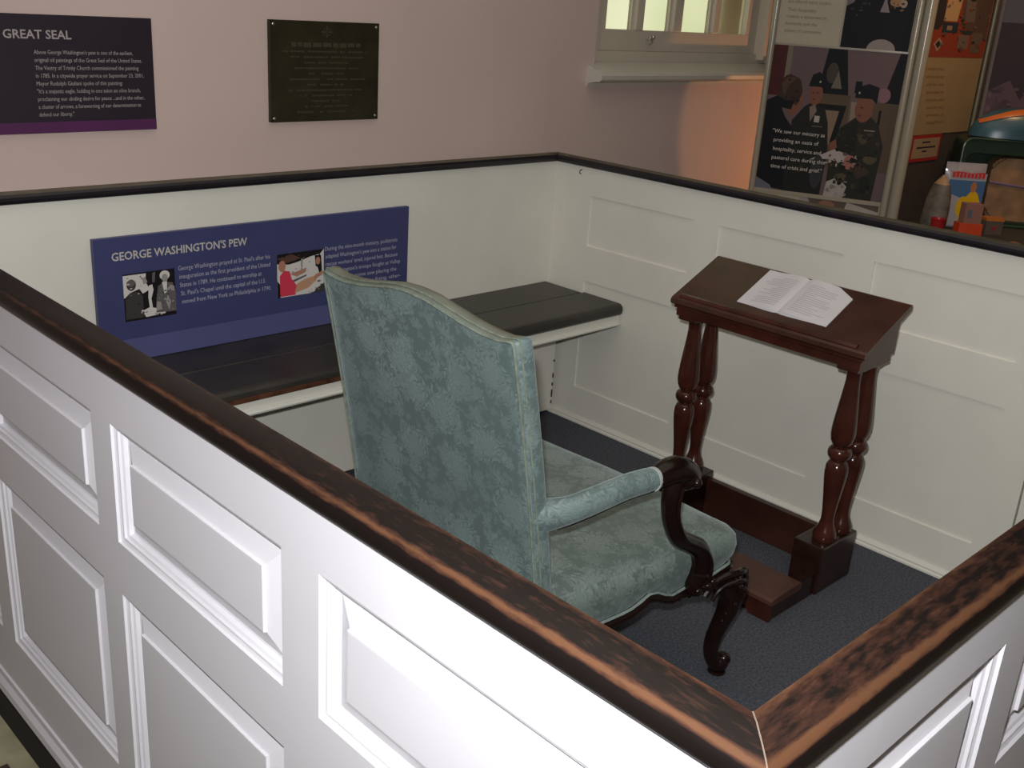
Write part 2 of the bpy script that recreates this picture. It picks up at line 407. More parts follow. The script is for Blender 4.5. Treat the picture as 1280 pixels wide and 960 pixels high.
RAISED = [(0, 0), (.0008, -.0042), (.0052, -.0060), (.0085, -.0062), (.0093, -.0100), (.0130, -.0120), (.0150, -.0180), (.0175, -.0185), (.0178, -.0188), (.0480, -.0080), (.0488, -.0038), (.0510, -.0036)]
PLAIN = [(0, 0), (.0006, -.0055), (.002, -.0065), (.004, -.0065)]
def panel(name, P, o, prof, back, m, parent):
    a, b, c, d = o; bm = bmesh.new()
    rings = [[P(a+i, c+i, dd), P(b-i, c+i, dd), P(b-i, d-i, dd), P(a+i, d-i, dd)] for i, dd in prof]
    vs = strip(bm, rings); bm.faces.new(vs[-1])
    return obj(name, bm, m, parent)
cols_y = [(-.169-.5245*k-.4535, -.169-.5245*k) for k in range(3)]
# --- front-left wall (camera side), outer face x = -2.215
Pf = lambda s, z, d: Vector((-2.215-d, s, z)) if False else Vector((-2.215-d if d <= 0 else -2.215-d, s, z))
Pf = lambda s, z, d: Vector((-2.215 - d, s, z))
fc = [(-2.223, -1.770), (-1.694, -1.246), (-1.180, -.722), (-.655, -.197)]
op = [(a, b, .692, .883) for a, b in fc] + [(a, b, .240, .602) for a, b in fc]
fw = framed_wall('partition', Pf, -2.329, .03, .03, .968, op, .030, M['white'], pew)
for o in op: panel('raised_panel', Pf, o, RAISED, 0, M['white'], fw)
Pfi = lambda s, z, d: Vector((-2.185 + d, s, z))
for o in op: panel('inner_panel', Pfi, o, PLAIN, 0, M['cream'], fw)
# --- near-right wall, outer face y = -2.329
Pn = lambda s, z, d: Vector((s, -2.329 - d, z))
nc = [(-2.145, -1.738), (-1.663, -1.212), (-1.137, -.686), (-.611, -.160)]
op = [(a, b, .692, .888) for a, b in nc] + [(a, b, .240, .606) for a, b in nc]
nw = framed_wall('partition', Pn, -2.215, .03, .03, .968, op, .030, M['white'], pew)
for o in op: panel('raised_panel', Pn, o, RAISED, 0, M['white'], nw)
Pni = lambda s, z, d: Vector((s, -2.299 + d, z))
for o in op: panel('inner_panel', Pni, o, PLAIN, 0, M['cream'], nw)
# --- far-right wall, inner face x = 0
Pr = lambda s, z, d: Vector((-d*1.0, s, z)) if False else Vector((0 - d, s, z))
rc = [(-.622, -.174), (-1.163, -.7235), (-1.695, -1.2605)]
op = [(a, b, .674, .853) for a, b in rc] + [(a, b, .139, .547) for a, b in rc]
rw = framed_wall('partition', Pr, -1.786, 0, 0, .952, op, .030, M['cream'], pew)
for o in op: panel('inner_panel', Pr, o, PLAIN, 0, M['cream'], rw)
Pro = lambda s, z, d: Vector((.030 + d, s, z))
for o in op: panel('inner_panel', Pro, o, PLAIN, 0, M['cream'], rw)
dop = [(-2.21, -1.875, .674, .853), (-2.21, -1.875, .139, .547)]
dr = framed_wall('door', lambda s, z, d: Vector((.001 - d, s, z)), -2.298, -1.7915, .01, .950, dop, .028, M['cream'], pew)
for o in dop: panel('inner_panel', lambda s, z, d: Vector((.001 - d, s, z)), o, PLAIN, 0, M['cream'], dr)
# --- back wall of the pew, inner face y = 0
Pb = lambda s, z, d: Vector((s, 0 - d, z))
bw = framed_wall('partition', Pb, -2.185, 0.0, 0, .952, [], .030, M['cream'], pew)
# baseboards
def mould(name, P, s0, s1, prof, m, parent):
    bm = bmesh.new(); prism(bm, prof, lambda a, b, d: P(d, b, a), s0, s1); return obj(name, bm, m, parent)
mp = [(0, 0), (.016, 0), (.016, .012), (.011, .016), (.012, .022), (.006, .030), (0, .031)]
mould('base_moulding', Pr, -1.784, -.002, mp, M['cream'], rw)
mould('base_moulding', Pb, -2.183, -.002, mp, M['cream'], bw)
ob = [(0, .078), (.010, .078), (.014, .086), (.012, .100), (.005, .110), (.004, .122), (0, .124)]
mould('base_moulding', Pf, -2.338, .03, ob, M['white'], fw); mould('base_moulding', Pn, -2.224, .03, ob, M['white'], nw)
db = [(-.02, 0), (.012, 0), (.012, .070), (.008, .078), (-.02, .078)]
mould('dark_plinth', Pf, -2.338, .03, db, M['nearblack'], fw); mould('dark_plinth', Pn, -2.224, .03, db, M['nearblack'], nw)
# cap rails of the two near walls: profile (distance outwards from the inner edge, z)
RP = [(0, .9955), (.010, .9965), (.024, .9945), (.034, .9925), (.041, .9895), (.0460, .9840), (.0480, .9760), (.0470, .9690), (.0440, .9645), (.036, .9635), (.0, .9635)]
def caprail(name, length, base, along, outw, m, corner_mitre, far_mitre=False):
    bm = bmesh.new(); uvl = bm.loops.layers.uv.new('UVMap'); n = len(RP)
    tot = [0]
    for i in range(1, n): tot.append(tot[-1] + math.dist(RP[i], RP[i-1]))
    segs = 40; rings = []
    for k in range(segs+1):
        ring = []
        for (o_, z) in RP:
            s = length*k/segs
            if k == 0: s = -o_                   # mitre at the near corner
            ring.append(bm.verts.new(Vector(base) + Vector(along)*s + Vector(outw)*o_ + Vector((0, 0, z))))
        rings.append(ring)
    for k in range(segs):
        for i in range(n):
            j = (i+1) % n; q = bm.faces.new((rings[k][i], rings[k+1][i], rings[k+1][j], rings[k][j]))
            for lp in q.loops:
                kk = k if lp.vert in rings[k] else k+1; ii = i if lp.vert in (rings[k][i], rings[k+1][i]) else i+1
                v_ = min(1, (tot[ii] if ii < n else 1)/tot[8]); lp[uvl].uv = (length*kk/segs, v_)
    bm.faces.new(rings[0]); bm.faces.new(rings[-1][::-1])
    return obj(name, bm, m, pew, smooth=True, label='dark cap rail worn to orange brown along its outer edge')
caprail('cap_rail', 2.32, (-2.179, -2.293, 0), (0, 1, 0), (-1, 0, 0), M['railfront'], True)
caprail('cap_rail', 2.20, (-2.179, -2.293, 0), (1, 0, 0), (0, -1, 0), M['railside'], True)
bm = bmesh.new(); tube(bm, [Vector((-2.179-o_, -2.293-o_, z+.0002)) for o_, z in RP[:7]], .0007, 6)
obj('mitre_joint', bm, mat('joint_filler', (.20, .15, .11), .5), pew, label='pale filled joint at the corner of the rails')
def farrail(P, s0, s1):
    prof = [(-.036, .9490), (.004, .9490), (.013, .9520), (.016, .9600), (.016, .9680), (.012, .9745), (-.036, .9745)]
    bm = bmesh.new(); prism(bm, prof, lambda a, b, d: P(d, b, a), s0, s1)
    for q in bm.faces:
        if q.normal.z > .7 or (q.calc_center_median().z > .9743): q.material_index = 1
    return obj('cap_rail', bm, [M['railfar'], M['railtop']], pew, label='thin black cap rail on the far wall')
farrail(Pb, -2.185, .0); farrail(Pr, -2.30, .034)
bm = bmesh.new(); tube(bm, catmull([(-.004, -.128, .938), (-.014, -.128, .936), (-.016, -.128, .926), (-.008, -.128, .924)], 5), .0016, 6)
obj('small_hook', bm, M['nearblack'], pew)

# ------------------------------------------------------------------ bench
bench = thing('pew_bench', 'long dark topped bench with white apron fixed below the blue sign', 'bench', (-1.1, -.19, 0))
def nose(name, y0, y1, x0, x1, round_front, m, label=None):
    z0, z1 = .4655, .506
    if round_front: prof = [(y1, z0), (y0+.010, z0), (y0+.002, z0+.008), (y0, z0+.020), (y0+.002, z1-.010), (y0+.010, z1-.002), (y0+.02, z1), (y1, z1)]
    else: prof = [(y1, z0), (y0, z0), (y0, z1-.002), (y0+.002, z1), (y1, z1)]
    bm = bmesh.new(); prism(bm, prof, lambda a, b, d: Vector((d, a, b)), x0, x1); return obj(name, bm, m, bench, label=label)
nose('seat_board', -.372, -.187, -2.18, -.002, True, M['bench'])
nose('seat_board', -.183, -.002, -2.18, -.016, False, M['bench'])
obj('worn_edge', B(((-2.18, -.3735, .470), (-.93, -.371, .484))), M['benchwear'], bench, label='brown worn patch on the seat nosing')
ap = [(-.345, .4655), (-.358, .4655), (-.358, .441), (-.364, .439), (-.367, .432), (-.364, .426), (-.350, .424), (-.345, .424)]
bm = bmesh.new(); prism(bm, ap, lambda a, b, d: Vector((d, a, b)), -2.18, -.002); obj('apron', bm, M['cream'], bench)
obj('apron_shade_strip', B(((-2.18, -.352, .419), (-.002, -.347, .424))), M['nearblack'], bench, label='dark strip painted as shade under the apron')  # black strip stands in for the shade below the apron
obj('support_board', B(((-2.17, -.085, .022), (-.020, -.066, .465)), bev=.002), M['cream'], bench)
for z, h in ((.045, .014), (.072, .030), (.118, .012), (.150, .018), (.214, .008)):
    obj('paint_chip', B(((-.027, -.0860, z), (-.0195, -.084, z+h))), M['benchwear'], bench)

# ------------------------------------------------------------------ signs on the walls
def board(name, label, cat, x0, x1, z0, z1, y0, y1, m):
    t = thing(name, label, cat, ((x0+x1)/2, y1, z0)); obj('panel', B(((x0, y0, z0), (x1, y1, z1)), bev=.001), m, t); return t
UP = (0, 0, 1); NY = (0, -1, 0)
t = board('blue_sign', 'wide blue sign with white title and two photographs standing on the bench', 'sign', -1.712, -.690, .5075, .8470, -.020, -.0045, M['signblue'])
obj('colour_band', B(((-1.7118, -.0206, .5080), (-.6902, -.0195, .5690))), M['signblue2'], t, label='lighter blue band along the bottom')
yT = -.0203
lettering('title', [("GEORGE WASHINGTON'S PEW", (-1.666, yT, .7865), (-1.272, yT, .7865), .0215)], M['beige'], t, UP, NY, bold=.018)
L1 = ["George Washington prayed at St. Paul's after his", "inauguration as the first president of the United", "States in 1789. He continued to worship at", "St. Paul's Chapel until the capital of the U.S.", "moved from New York to Philadelphia in 1790."]
W1 = [(-1.484, -1.199), (-1.4815, -1.199), (-1.481, -1.228), (-1.479, -1.214), (-1.477, -1.197)]
L2 = ["During the nine-month ministry, podiatrists", "adapted Washington's pew into a station for", "rescue workers' tired, injured feet. Because", "Washington's troops fought at Valley", "Forge, some saw placing the", "pew in use as fitting, ether-"]
W2 = [(-1.009, -.735), (-1.007, -.738), (-1.007, -.733), (-.985, -.721), (-.950, -.736), (-.930, -.718)]
ls = [(s, (a, yT, .7390-.0235*i), (b, yT, .7390-.0235*i), .0125) for i, (s, (a, b)) in enumerate(zip(L1, W1))]
lettering('body_text', ls, M['lightletter'], t, UP, NY)
lettering('body_text', [(s, (a, yT, .7390-.0237*i), (b, yT, .7390-.0237*i), .0125) for i, (s, (a, b)) in enumerate(zip(L2, W2))], M['lightletter'], t, UP, NY)
BK, WH, G1, G2, G3 = (.012, .010, .012), (.62, .59, .55), (.30, .28, .26), (.12, .11, .11), (.05, .045, .045)
bw_shapes = [(BK, rect(0, 0, 1, 1)), (WH, [(0, .97), (.44, .97), (.42, .80), (.50, .62), (.36, .55), (.30, .66), (.12, .60), (.05, .52), (0, .5)]),
    (G3, [(.02, .05), (.03, .52), (.12, .60), (.28, .60), (.36, .50), (.36, .04)]), (G3, ell(.15, .76, .09, .12)), (G2, ell(.14, .80, .08, .07)),
    (WH, [(.48, .70), (.55, .72), (.57, .60), (.52, .42), (.54, .22), (.48, .22), (.46, .45)]), (WH, [(.33, .18), (.48, .24), (.80, .14), (.78, .06), (.40, .04)]),
    (G2, [(.60, .10), (.62, .40), (.66, .66), (.78, .74), (.95, .70), (1, .5), (1, .08)]), (WH, ell(.80, .88, .10, .10)), (G1, ell(.80, .82, .06, .09)),
    (WH, [(.74, .74), (.84, .74), (.83, .52), (.78, .48)]), (G1, [(.82, .56), (.98, .52), (.98, .62), (.90, .66)]), (G1, [(.62, .34), (.70, .32), (.72, .16), (.60, .14)]), (G2, [(.56, .96), (.62, .98), (.60, .76), (.55, .76)]),
    (G1, [(.36, .88), (.42, .9), (.46, .78), (.38, .74)]), (G1, [(.80, .30), (.84, .46), (.90, .30), (.86, .12)])]
bw_shapes += specks(26, .62, .10, .97, .66, .022, [G1, G2, G3, BK, WH]) + specks(16, .06, .55, .45, .95, .022, [WH, G1, G2]) + specks(12, .3, .05, .75, .22, .02, [WH, G2, BK]) + specks(14, .03, .08, .34, .55, .03, [G3, BK])
picture('black_and_white_picture', t, (-1.640, -.0203, .6185), (.145, 0, 0), (0, 0, .129), NY, bw_shapes, label='black and white engraving of standing men')
SK, RD, OR = (.42, .20, .13), (.62, .045, .085), (.50, .28, .16)
col_shapes = [(WH, rect(0, 0, 1, 1)), (BK, [(0, 1), (1, 1), (.92, .9), (.70, .86), (.45, .78), (.25, .74), (0, .78)]), ((.10, .05, .04), [(0, .90), (.3, .97), (.5, .86), (.2, .78)]), (BK, [(.80, .88), (.94, .86), (.96, .5), (.90, .45), (.86, .6), (.82, .62)]),
    (SK, ell(.87, .74, .05, .09)), (G2, [(.30, .36), (.62, .46), (.62, .42), (.30, .30)]), (BK, [(0, 0), (.06, 0), (.06, .3), (0, .4)]),
    (RD, [(.06, .02), (.38, .02), (.42, .22), (.30, .40), (.26, .58), (.14, .62), (.05, .50)]), (SK, ell(.10, .72, .075, .13)), (OR, [(.36, .06), (.66, .14), (.84, .30), (.80, .40), (.60, .36), (.42, .28)]),
    (SK, [(.26, .52), (.42, .56), (.62, .62), (.60, .52), (.42, .44)]), (SK, [(.78, .30), (.96, .40), (.98, .50), (.80, .42)]), (WH, [(.64, .10), (.80, .26), (.86, .08), (.80, 0), (.62, 0)]), (G3, [(.70, 0), (1, .20), (1, 0)]), (G1, [(.50, .84), (.54, .84), (.53, .56), (.49, .56)])]
col_shapes += specks(14, .60, .02, .98, .32, .028, [WH, G1, G3, SK]) + specks(14, .05, .80, .95, .98, .03, [BK, (.10, .05, .04), G3, (.2, .09, .05)]) + specks(8, .3, .5, .75, .75, .02, [WH, G1, SK])
picture('colour_photograph', t, (-1.176, -.0203, .6155), (.162, 0, 0), (0, 0, .131), NY, col_shapes, label='colour photograph of a person in a red shirt')

t = board('dark_sign', 'dark purple wall sign with grey heading at the left above the rail', 'sign', -2.28, -1.503, 1.110, 1.383, .022, WY, M['signdark'])
obj('colour_band', B(((-2.2798, .0214, 1.1105), (-1.5032, .0226, 1.1365))), M['signpurple'], t, label='purple band along the bottom')
yT = .0217
lettering('title', [("GREAT SEAL", (-1.866, yT, 1.3290), (-1.708, yT, 1.3290), .0195)], M['silver'], t, UP, NY, bold=.018)
L1 = ["Above George Washington's pew is one of the earliest,", "original oil paintings of the Great Seal of the United States.", "The Vestry of Trinity Church commissioned the painting", "in 1785. In a citywide prayer service on September 23, 2001,", "Mayor Rudolph Giuliani spoke of this painting:", "\"It's a majestic eagle, holding in one talon an olive branch,", "proclaiming our abiding desire for peace ...and in the other,", "a cluster of arrows, a forewarning of our determination to", "defend our liberty.\""]
E1 = [-1.557, -1.534, -1.544, -1.531, -1.588, -1.542, -1.533, -1.543, -1.715]
lettering('body_text', [(s, (-1.7995, yT, 1.294-.0180*i), (e, yT, 1.294-.0180*i), .0095) for i, (s, e) in enumerate(zip(L1, E1))], M['silver'], t, UP, NY)

t = board('bronze_plaque', 'square dark bronze plaque with a small cross and fine lettering on the mauve wall', 'plaque', -1.162, -.789, 1.116, 1.392, .022, WY, M['bronze'])
bm = bmesh.new()
for a, b, c, d in ((-1.160, -.791, 1.118, 1.122), (-1.160, -.791, 1.386, 1.390), (-1.160, -1.156, 1.118, 1.390), (-.795, -.791, 1.118, 1.390)): box(bm, (a, .0205, c), (b, .0225, d))
obj('rim', bm, M['bronze'], t)
bm = bmesh.new()
box(bm, (-.993, .0206, 1.3615), (-.956, .0225, 1.3655)); box(bm, (-.9765, .0206, 1.348), (-.9725, .0225, 1.380))
for dx, dz in ((-.008, -.008), (.008, -.008), (-.008, .008), (.008, .008)): box(bm, (-.9745+dx-.002, .0206, 1.3635+dz-.002), (-.9745+dx+.002, .0225, 1.3635+dz+.002))
obj('cross_emblem', bm, M['bronzehi'], t)
bm = bmesh.new()
rows = [(1.334, .236, .013)] + [(1.312-.0152*i, w_, .0052) for i, w_ in enumerate((.29, .26, .15, .22, .12, .27, .13, .26, .18, .10, .15, .20))]
for z, wd, h in rows:                      # worn raised inscription, no longer readable
    x = -.9755-wd/2
    while x < -.9755+wd/2:
        l = random.uniform(.5, 2.2)*h
        if random.random() < .82: box(bm, (x, .0212, z-h*random.uniform(.8, 1.)), (min(x+l, -.9755+wd/2), .0225, z))
        x += l + h*.45
obj('raised_inscription', bm, M['bronzehi'], t, label='rows of small worn raised letters')['kind'] = 'stuff'
for sx in (-1.151, -.800):
    for sz in (1.127, 1.381):
        bm = bmesh.new(); ball(bm, (sx, .0215, sz), .0042, (1, .5, 1), 10); obj('screw', bm, M['screw'], t, smooth=True)

# ------------------------------------------------------------------ armchair
ch = thing('armchair', 'carved armchair with blue green damask upholstery and camel back standing in the pew', 'armchair', (-1.22, -1.15, .006))
CY = -1.15; ZF = .006
def crest(v):
    v = abs(v); T = [(0, .968), (.05, .965), (.10, .955), (.15, .945), (.20, .9385), (.24, .938), (.285, .946), (.4, .95)]
    for (a, za), (b, zb) in zip(T, T[1:]):
        if v <= b:
            t_ = (v-a)/(b-a); return za+(zb-za)*t_
    return .945
def xrear(z): return -1.483 - .112*((z-.30)/.645)**1.25 if z > .30 else -1.483
def outline_back(k=0):
    """closed loop of (y offset, z)"""
    pts = []
    hw = lambda z: .289 - .007*(z-.30)/.645
    zb = .30
    for i in range(15): z = zb+(.925-zb)*i/14; pts.append((-hw(z), z))
    for i in range(5): a = i/4; pts.append((-.2822+.008*a*a, .925+.019*(1-(1-a)**2)**.5 if a < 1 else .9445))
    n = 34
    for i in range(1, n): y = -.272+.544*i/n; pts.append((y, crest(y)))
    for i in range(5): a = 1-i/4; pts.append((.2822-.008*a*a, .925+.019*(1-(1-a)**2)**.5 if a < 1 else .9445))
    for i in range(15): z = .925-(.925-zb)*i/14; pts.append((hw(z), z))
    return pts
OB = outline_back()
def ringb(inset, dx):
    R_ = []; cz = .62
    for (y, z) in OB:
        fy = (abs(y)-inset)/abs(y) if abs(y) > 1e-6 else 1
        y2 = y*max(0, 1-inset/.29); z2 = cz+(z-cz)*max(0, 1-inset/.33) if z > cz else cz+(z-cz)*max(0, 1-inset/.33)
        R_.append(Vector((xrear(z2)+dx, CY+y2, z2)))
    return R_
bm = bmesh.new()
rs = [ringb(.285, -.004), ringb(.20, -.004), ringb(.10, -.002), ringb(.03, 0), ringb(.004, .0015), ringb(0, .005), ringb(-.004, .014), ringb(-.006, .026), ringb(-.004, .038), ringb(.003, .046), ringb(.015, .051), ringb(.04, .055), ringb(.10, .062), ringb(.20, .068), ringb(.285, .070)]
vs = strip(bm, rs); bm.faces.new(vs[0]); bm.faces.new(vs[-1])
for q in bm.faces:
    c_ = q.calc_center_median()
    if c_.z > .930 and abs(c_.y-CY) < .277 and c_.x-xrear(c_.z) > .0035 and c_.x-xrear(c_.z) < .052: q.material_index = 1
back = obj('backrest', bm, [M['damask'], mat('faded_top_band', (.165, .180, .135), .6, .15, 30)], ch, smooth=True, uvs=True)
bm = bmesh.new()
for ins, dx, ra in ((.0015, -.0005, .0026), (-.0045, .0105, .0018)):
    R_ = ringb(ins, dx); tube(bm, R_, ra, 6, sq=(1, 0, 0), cap=True)
obj('piping', bm, M['piping'], back, smooth=True, label='pale braid piping round the outside of the back')

# seat
def seat_outline(ins):
    xf, xb, wf, wb, rc_ = -.893, -1.47, .345, .290, .040
    pts = []
    def arc(cx, cy, a0, a1, r_, n=7):
        for i in range(n): a = a0+(a1-a0)*i/(n-1); pts.append((cx+r_*math.cos(a), cy+r_*math.sin(a)))
    n = 22
    for i in range(n): t_ = i/n; pts.append((xb+(xf-rc_-xb)*t_, -(wb+(wf-wb)*t_)))
    arc(xf-rc_, -(wf-rc_), -PI/2, 0, rc_)
    for i in range(1, 20): t_ = i/20; pts.append((xf+.012*math.sin(PI*t_)**2, -(wf-rc_)+2*(wf-rc_)*t_))
    arc(xf-rc_, wf-rc_, 0, PI/2, rc_)
    for i in range(n+1): t_ = 1-i/n; pts.append((xb+(xf-rc_-xb)*t_, wb+(wf-wb)*t_))
    cx = -1.19; o_ = []
    for x, y in pts: o_.append((cx+(x-cx)*(1-ins/.28), y*(1-ins/.33)))
    return o_
def wave(x, y):
    """height of the lower upholstery edge"""
    t_ = (x+1.47)/.56
    s = .296 + .020*math.cos(2*PI*(t_-.02)*1.0)*0 
    if abs(y) > .28:
        # two scallops on each side, cusp a third of the way back from the front leg
        a = (x+1.17)
        s = .296 + (.018*math.exp(-(a/.035)**2)) - .010*math.exp(-((x+1.10)/.03)**2) + .012*max(0, min(1, (x+.985)/.05)) - .006*math.sin(PI*min(1, max(0, (-x-1.17)/.3)))
    else:
        s = .305 - .022*math.exp(-(y/.10)**2) + .016*math.exp(-((abs(y)-.17)/.04)**2)
    return s
def ring_s(ins, fz):
    return [Vector((x, CY+y, fz(x, y))) for x, y in seat_outline(ins)]
bm = bmesh.new()
rs = [ring_s(.03, lambda x, y: wave(x, y)+.004), ring_s(.006, wave), ring_s(.001, lambda x, y: wave(x, y)+.012), ring_s(-.006, lambda x, y: .335), ring_s(-.009, lambda x, y: .358), ring_s(-.006, lambda x, y: .378), ring_s(.004, lambda x, y: .392), ring_s(.020, lambda x, y: .401), ring_s(.05, lambda x, y: .408), ring_s(.12, lambda x, y: .416), ring_s(.2, lambda x, y: .420), ring_s(.27, lambda x, y: .421)]
vs = strip(bm, rs); bm.faces.new(vs[0]); bm.faces.new(vs[-1])
seat = obj('seat', bm, M['damaskseat'], ch, smooth=True, uvs=True)
bm = bmesh.new(); tube(bm, [p + Vector((0, 0, .003)) for p in ring_s(-.001, wave)], .0035, 6, cap=True)
obj('piping', bm, mat('pale_gimp', (.22, .27, .25), .6, .2, 80), seat, smooth=True, label='pale gimp braid along the lower seat edge')
# carved rail below the upholstery
bm = bmesh.new()
rs = [ring_s(.003, lambda x, y: wave(x, y)+.004), ring_s(-.006, lambda x, y: wave(x, y)+.001), ring_s(-.009, lambda x, y: wave(x, y)-.006), ring_s(-.005, lambda x, y: wave(x, y)-.012), ring_s(-.006, lambda x, y: wave(x, y)-.016), ring_s(.004, lambda x, y: wave(x, y)-.022), ring_s(.035, lambda x, y: wave(x, y)-.022), ring_s(.04, lambda x, y: wave(x, y)+.002)]
vs = strip(bm, rs + [rs[0]])
obj('seat_rail', bm, M['ebony'], ch, smooth=True)
# front cabriole legs with scroll feet
def front_leg(s):
    bm = bmesh.new(); Y = CY + s*.335; o_ = s
    P = [(-.950, Y-o_*.012, .292, .026), (-.925, Y-o_*.004, .276, .032), (-.903, Y+o_*.006, .250, .036), (-.893, Y+o_*.012, .220, .035), (-.895, Y+o_*.011, .190, .031), (-.903, Y+o_*.007, .160, .027), (-.913, Y+o_*.002, .130, .024), (-.919, Y-o_*.002, .100, .0235), (-.920, Y-o_*.003, .072, .021), (-.914, Y, .048, .020), (-.902, Y+o_*.006, .028, .020)]
    Q = catmull(P, 4); tube(bm, [q[:3] for q in Q], [q[3]*.84 for q in Q], 16)
    ball(bm, (-.893, Y+o_*.008, .030), .024, (1.05, .9, .8))
    ball(bm, (-.880, Y+o_*.010, .040), .016, (1, 1.15, 1))
    lathe(bm, -.897, Y+o_*.007, [(.018, ZF), (.022, ZF+.004), (.020, ZF+.010)], 16)
    l = obj('leg', bm, M['ebony'], ch, smooth=True)
    # carved C-scroll and leaf on the knee
    bm = bmesh.new(); 
    arc = [(-1.008, .262), (-.990, .285), (-.965, .300), (-.930, .304), (-.893, .296), (-.868, .272), (-.856, .240), (-.858, .215)]
    Q = catmull([(x, Y+o_*(.012+.030*math.exp(-((x+.92)/.06)**2)), z) for x, z in arc], 5); tube(bm, Q, [.0085]*len(Q), 8)
    Q = catmull([(x*.78-.92*.22, Y+o_*(.020+.034*math.exp(-((x+.92)/.06)**2)), z-.016) for x, z in arc], 5); tube(bm, Q, [.005]*len(Q), 8)
    for k in range(6):
        a = k/5; ball(bm, (-.915+.03*math.sin(a*5), Y+o_*(.046-.016*a), .262-.085*a), .010-.0055*a, (.8, .8, 1.4), 8)
    for k in range(5): ball(bm, (-1.012-.016*k, CY+s*(.338-.002*k), .270+.004*(k % 2)), .0085-.0009*k, (1.1, .9, .9), 8)
    obj('carved_scroll', bm, M['ebony'], l, smooth=True)
front_leg(-1); front_leg(1)
def rear_leg(s):
    bm = bmesh.new(); Y = CY+s*.265
    P = [(-1.455, Y, .33, .026), (-1.462, Y, .25, .024), (-1.475, Y+s*.003, .17, .021), (-1.495, Y+s*.006, .09, .019), (-1.517, Y+s*.010, .016, .016)]
    Q = catmull(P, 4); tube(bm, [q[:3] for q in Q], [q[3] for q in Q], 12); obj('leg', bm, M['ebony'], ch, smooth=True)
rear_leg(-1); rear_leg(1)
def arm(s):
    bm = bmesh.new()
    P = [(-1.500, CY+s*.262, .578, .030, .042), (-1.475, CY+s*.285, .585, .025, .034), (-1.44, CY+s*.306, .593, .022, .029), (-1.39, CY+s*.321, .604, .022, .028), (-1.32, CY+s*.335, .616, .0225, .026), (-1.27, CY+s*.344, .619, .0225, .025), (-1.248, CY+s*.348, .619, .021, .023)]
    Q = catmull(P, 5); tube(bm, [q[:3] for q in Q], [(q[3], q[4]) for q in Q], 18)
    pad = obj('arm_pad', bm, M['damask'], ch, smooth=True, uvs=True)
    bm = bmesh.new()
    R_ = [(q[0], q[1], q[2]) for q in Q][-3:-1]
    c = Vector((-1.247, CY+s*.348, .619)); tube(bm, [c+Vector((-.006, 0, 0)), c+Vector((.002, 0, 0))], [(.0235, .0255), (.0225, .0245)], 18)
    obj('pad_binding', bm, mat('pale_binding', (.42, .46, .44), .6), pad, smooth=True, label='pale braid at the end of the arm pad')
    bm = bmesh.new()   # wooden arm under the pad
    tube(bm, [Vector(q[:3])-Vector((0, 0, q[4]*.90)) for q in Q[7:]], [(.012, .005)]*len(Q[7:]), 8)
    tube(bm, *(lambda R2: ([q[:3] for q in R2], [q[3] for q in R2]))(catmull([(-1.252, CY+s*.348, .616, .021), (-1.225, CY+s*.350, .622, .026), (-1.190, CY+s*.352, .624, .029), (-1.155, CY+s*.353, .612, .028), (-1.132, CY+s*.353, .594, .024), (-1.128, CY+s*.352, .574, .017)], 5)), 16)
    ball(bm, (-1.150, CY+s*.353, .596), .026, (1, 1.15, 1)); ball(bm, (-1.147, CY+s*.382, .594), .011)
    obj('arm_scroll', bm, M['ebony'], ch, smooth=True)
    bm = bmesh.new()
    P = [(-1.180, CY+s*.352, .612, .026), (-1.187, CY+s*.352, .575, .0255), (-1.186, CY+s*.351, .540, .0225), (-1.172, CY+s*.350, .500, .0225), (-1.140, CY+s*.349, .455, .024), (-1.095, CY+s*.348, .425, .024), (-1.058, CY+s*.348, .400, .026), (-1.040, CY+s*.348, .368, .029), (-1.038, CY+s*.347, .335, .031), (-1.045, CY+s*.346, .305, .030), (-1.046, CY+s*.346, .285, .024)]
    Q = catmull(P, 5); tube(bm, [q[:3] for q in Q], [(q[3]*.76, q[3]*.88) for q in Q], 14)
    tube(bm, [(q[0]+.006, q[1]+s*q[3]*.80, q[2]) for q in Q[3:-8]], [.0045]*len(Q[3:-8]), 8)     # raised fillet
    for k in range(5): ball(bm, (-1.085-.013*k, CY+s*.352, .408+.012*k), .010-.001*k, (1.2, .8, .8), 8)
    for k in range(4): ball(bm, (-1.060+.018*k, CY+s*.366, .300+.004*(k % 2)), .0095, (1, .8, 1.1), 8)
    tube(bm, [(-1.078, CY+s*.356, .345), (-1.050, CY+s*.372, .338), (-1.012, CY+s*.356, .336)], .006, 8)
    obj('arm_support', bm, M['ebony'], ch, smooth=True)
arm(-1); arm(1)

# ------------------------------------------------------------------ prayer desk
YC = -1.165; DZ = .006
pd = thing('prayer_desk', 'mahogany prayer desk with sloping top, turned legs and low kneeler beside the far wall', 'prayer desk', (-.35, YC, DZ))
def slope(x): return .7115 + (x+.383)*.465
TN = Vector((-.465, 0, 1)).normalized()
bm = bmesh.new()
prof = [(-.386, slope(-.386)-.020), (-.392, slope(-.392)-.012), (-.390, slope(-.39)-.002), (-.384, slope(-.384)), (-.182, slope(-.182)), (-.176, slope(-.176)-.003), (-.176, slope(-.176)-.017)]
prism(bm, prof, lambda a, b, d: Vector((a, d, b)), YC-.307, YC+.307)
obj('desk_top', bm, M['mahogtop'], pd)
bm = bmesh.new(); lp = [(-.383, 0), (-.383, .004), (-.377, .008), (-.370, .006), (-.366, 0)]
prism(bm, [(a, slope(a)+b-.0005) for a, b in lp], lambda a, b, d: Vector((a, d, b)), YC-.275, YC+.285)
obj('book_ledge', bm, M['mahog'], pd)
bm = bmesh.new()
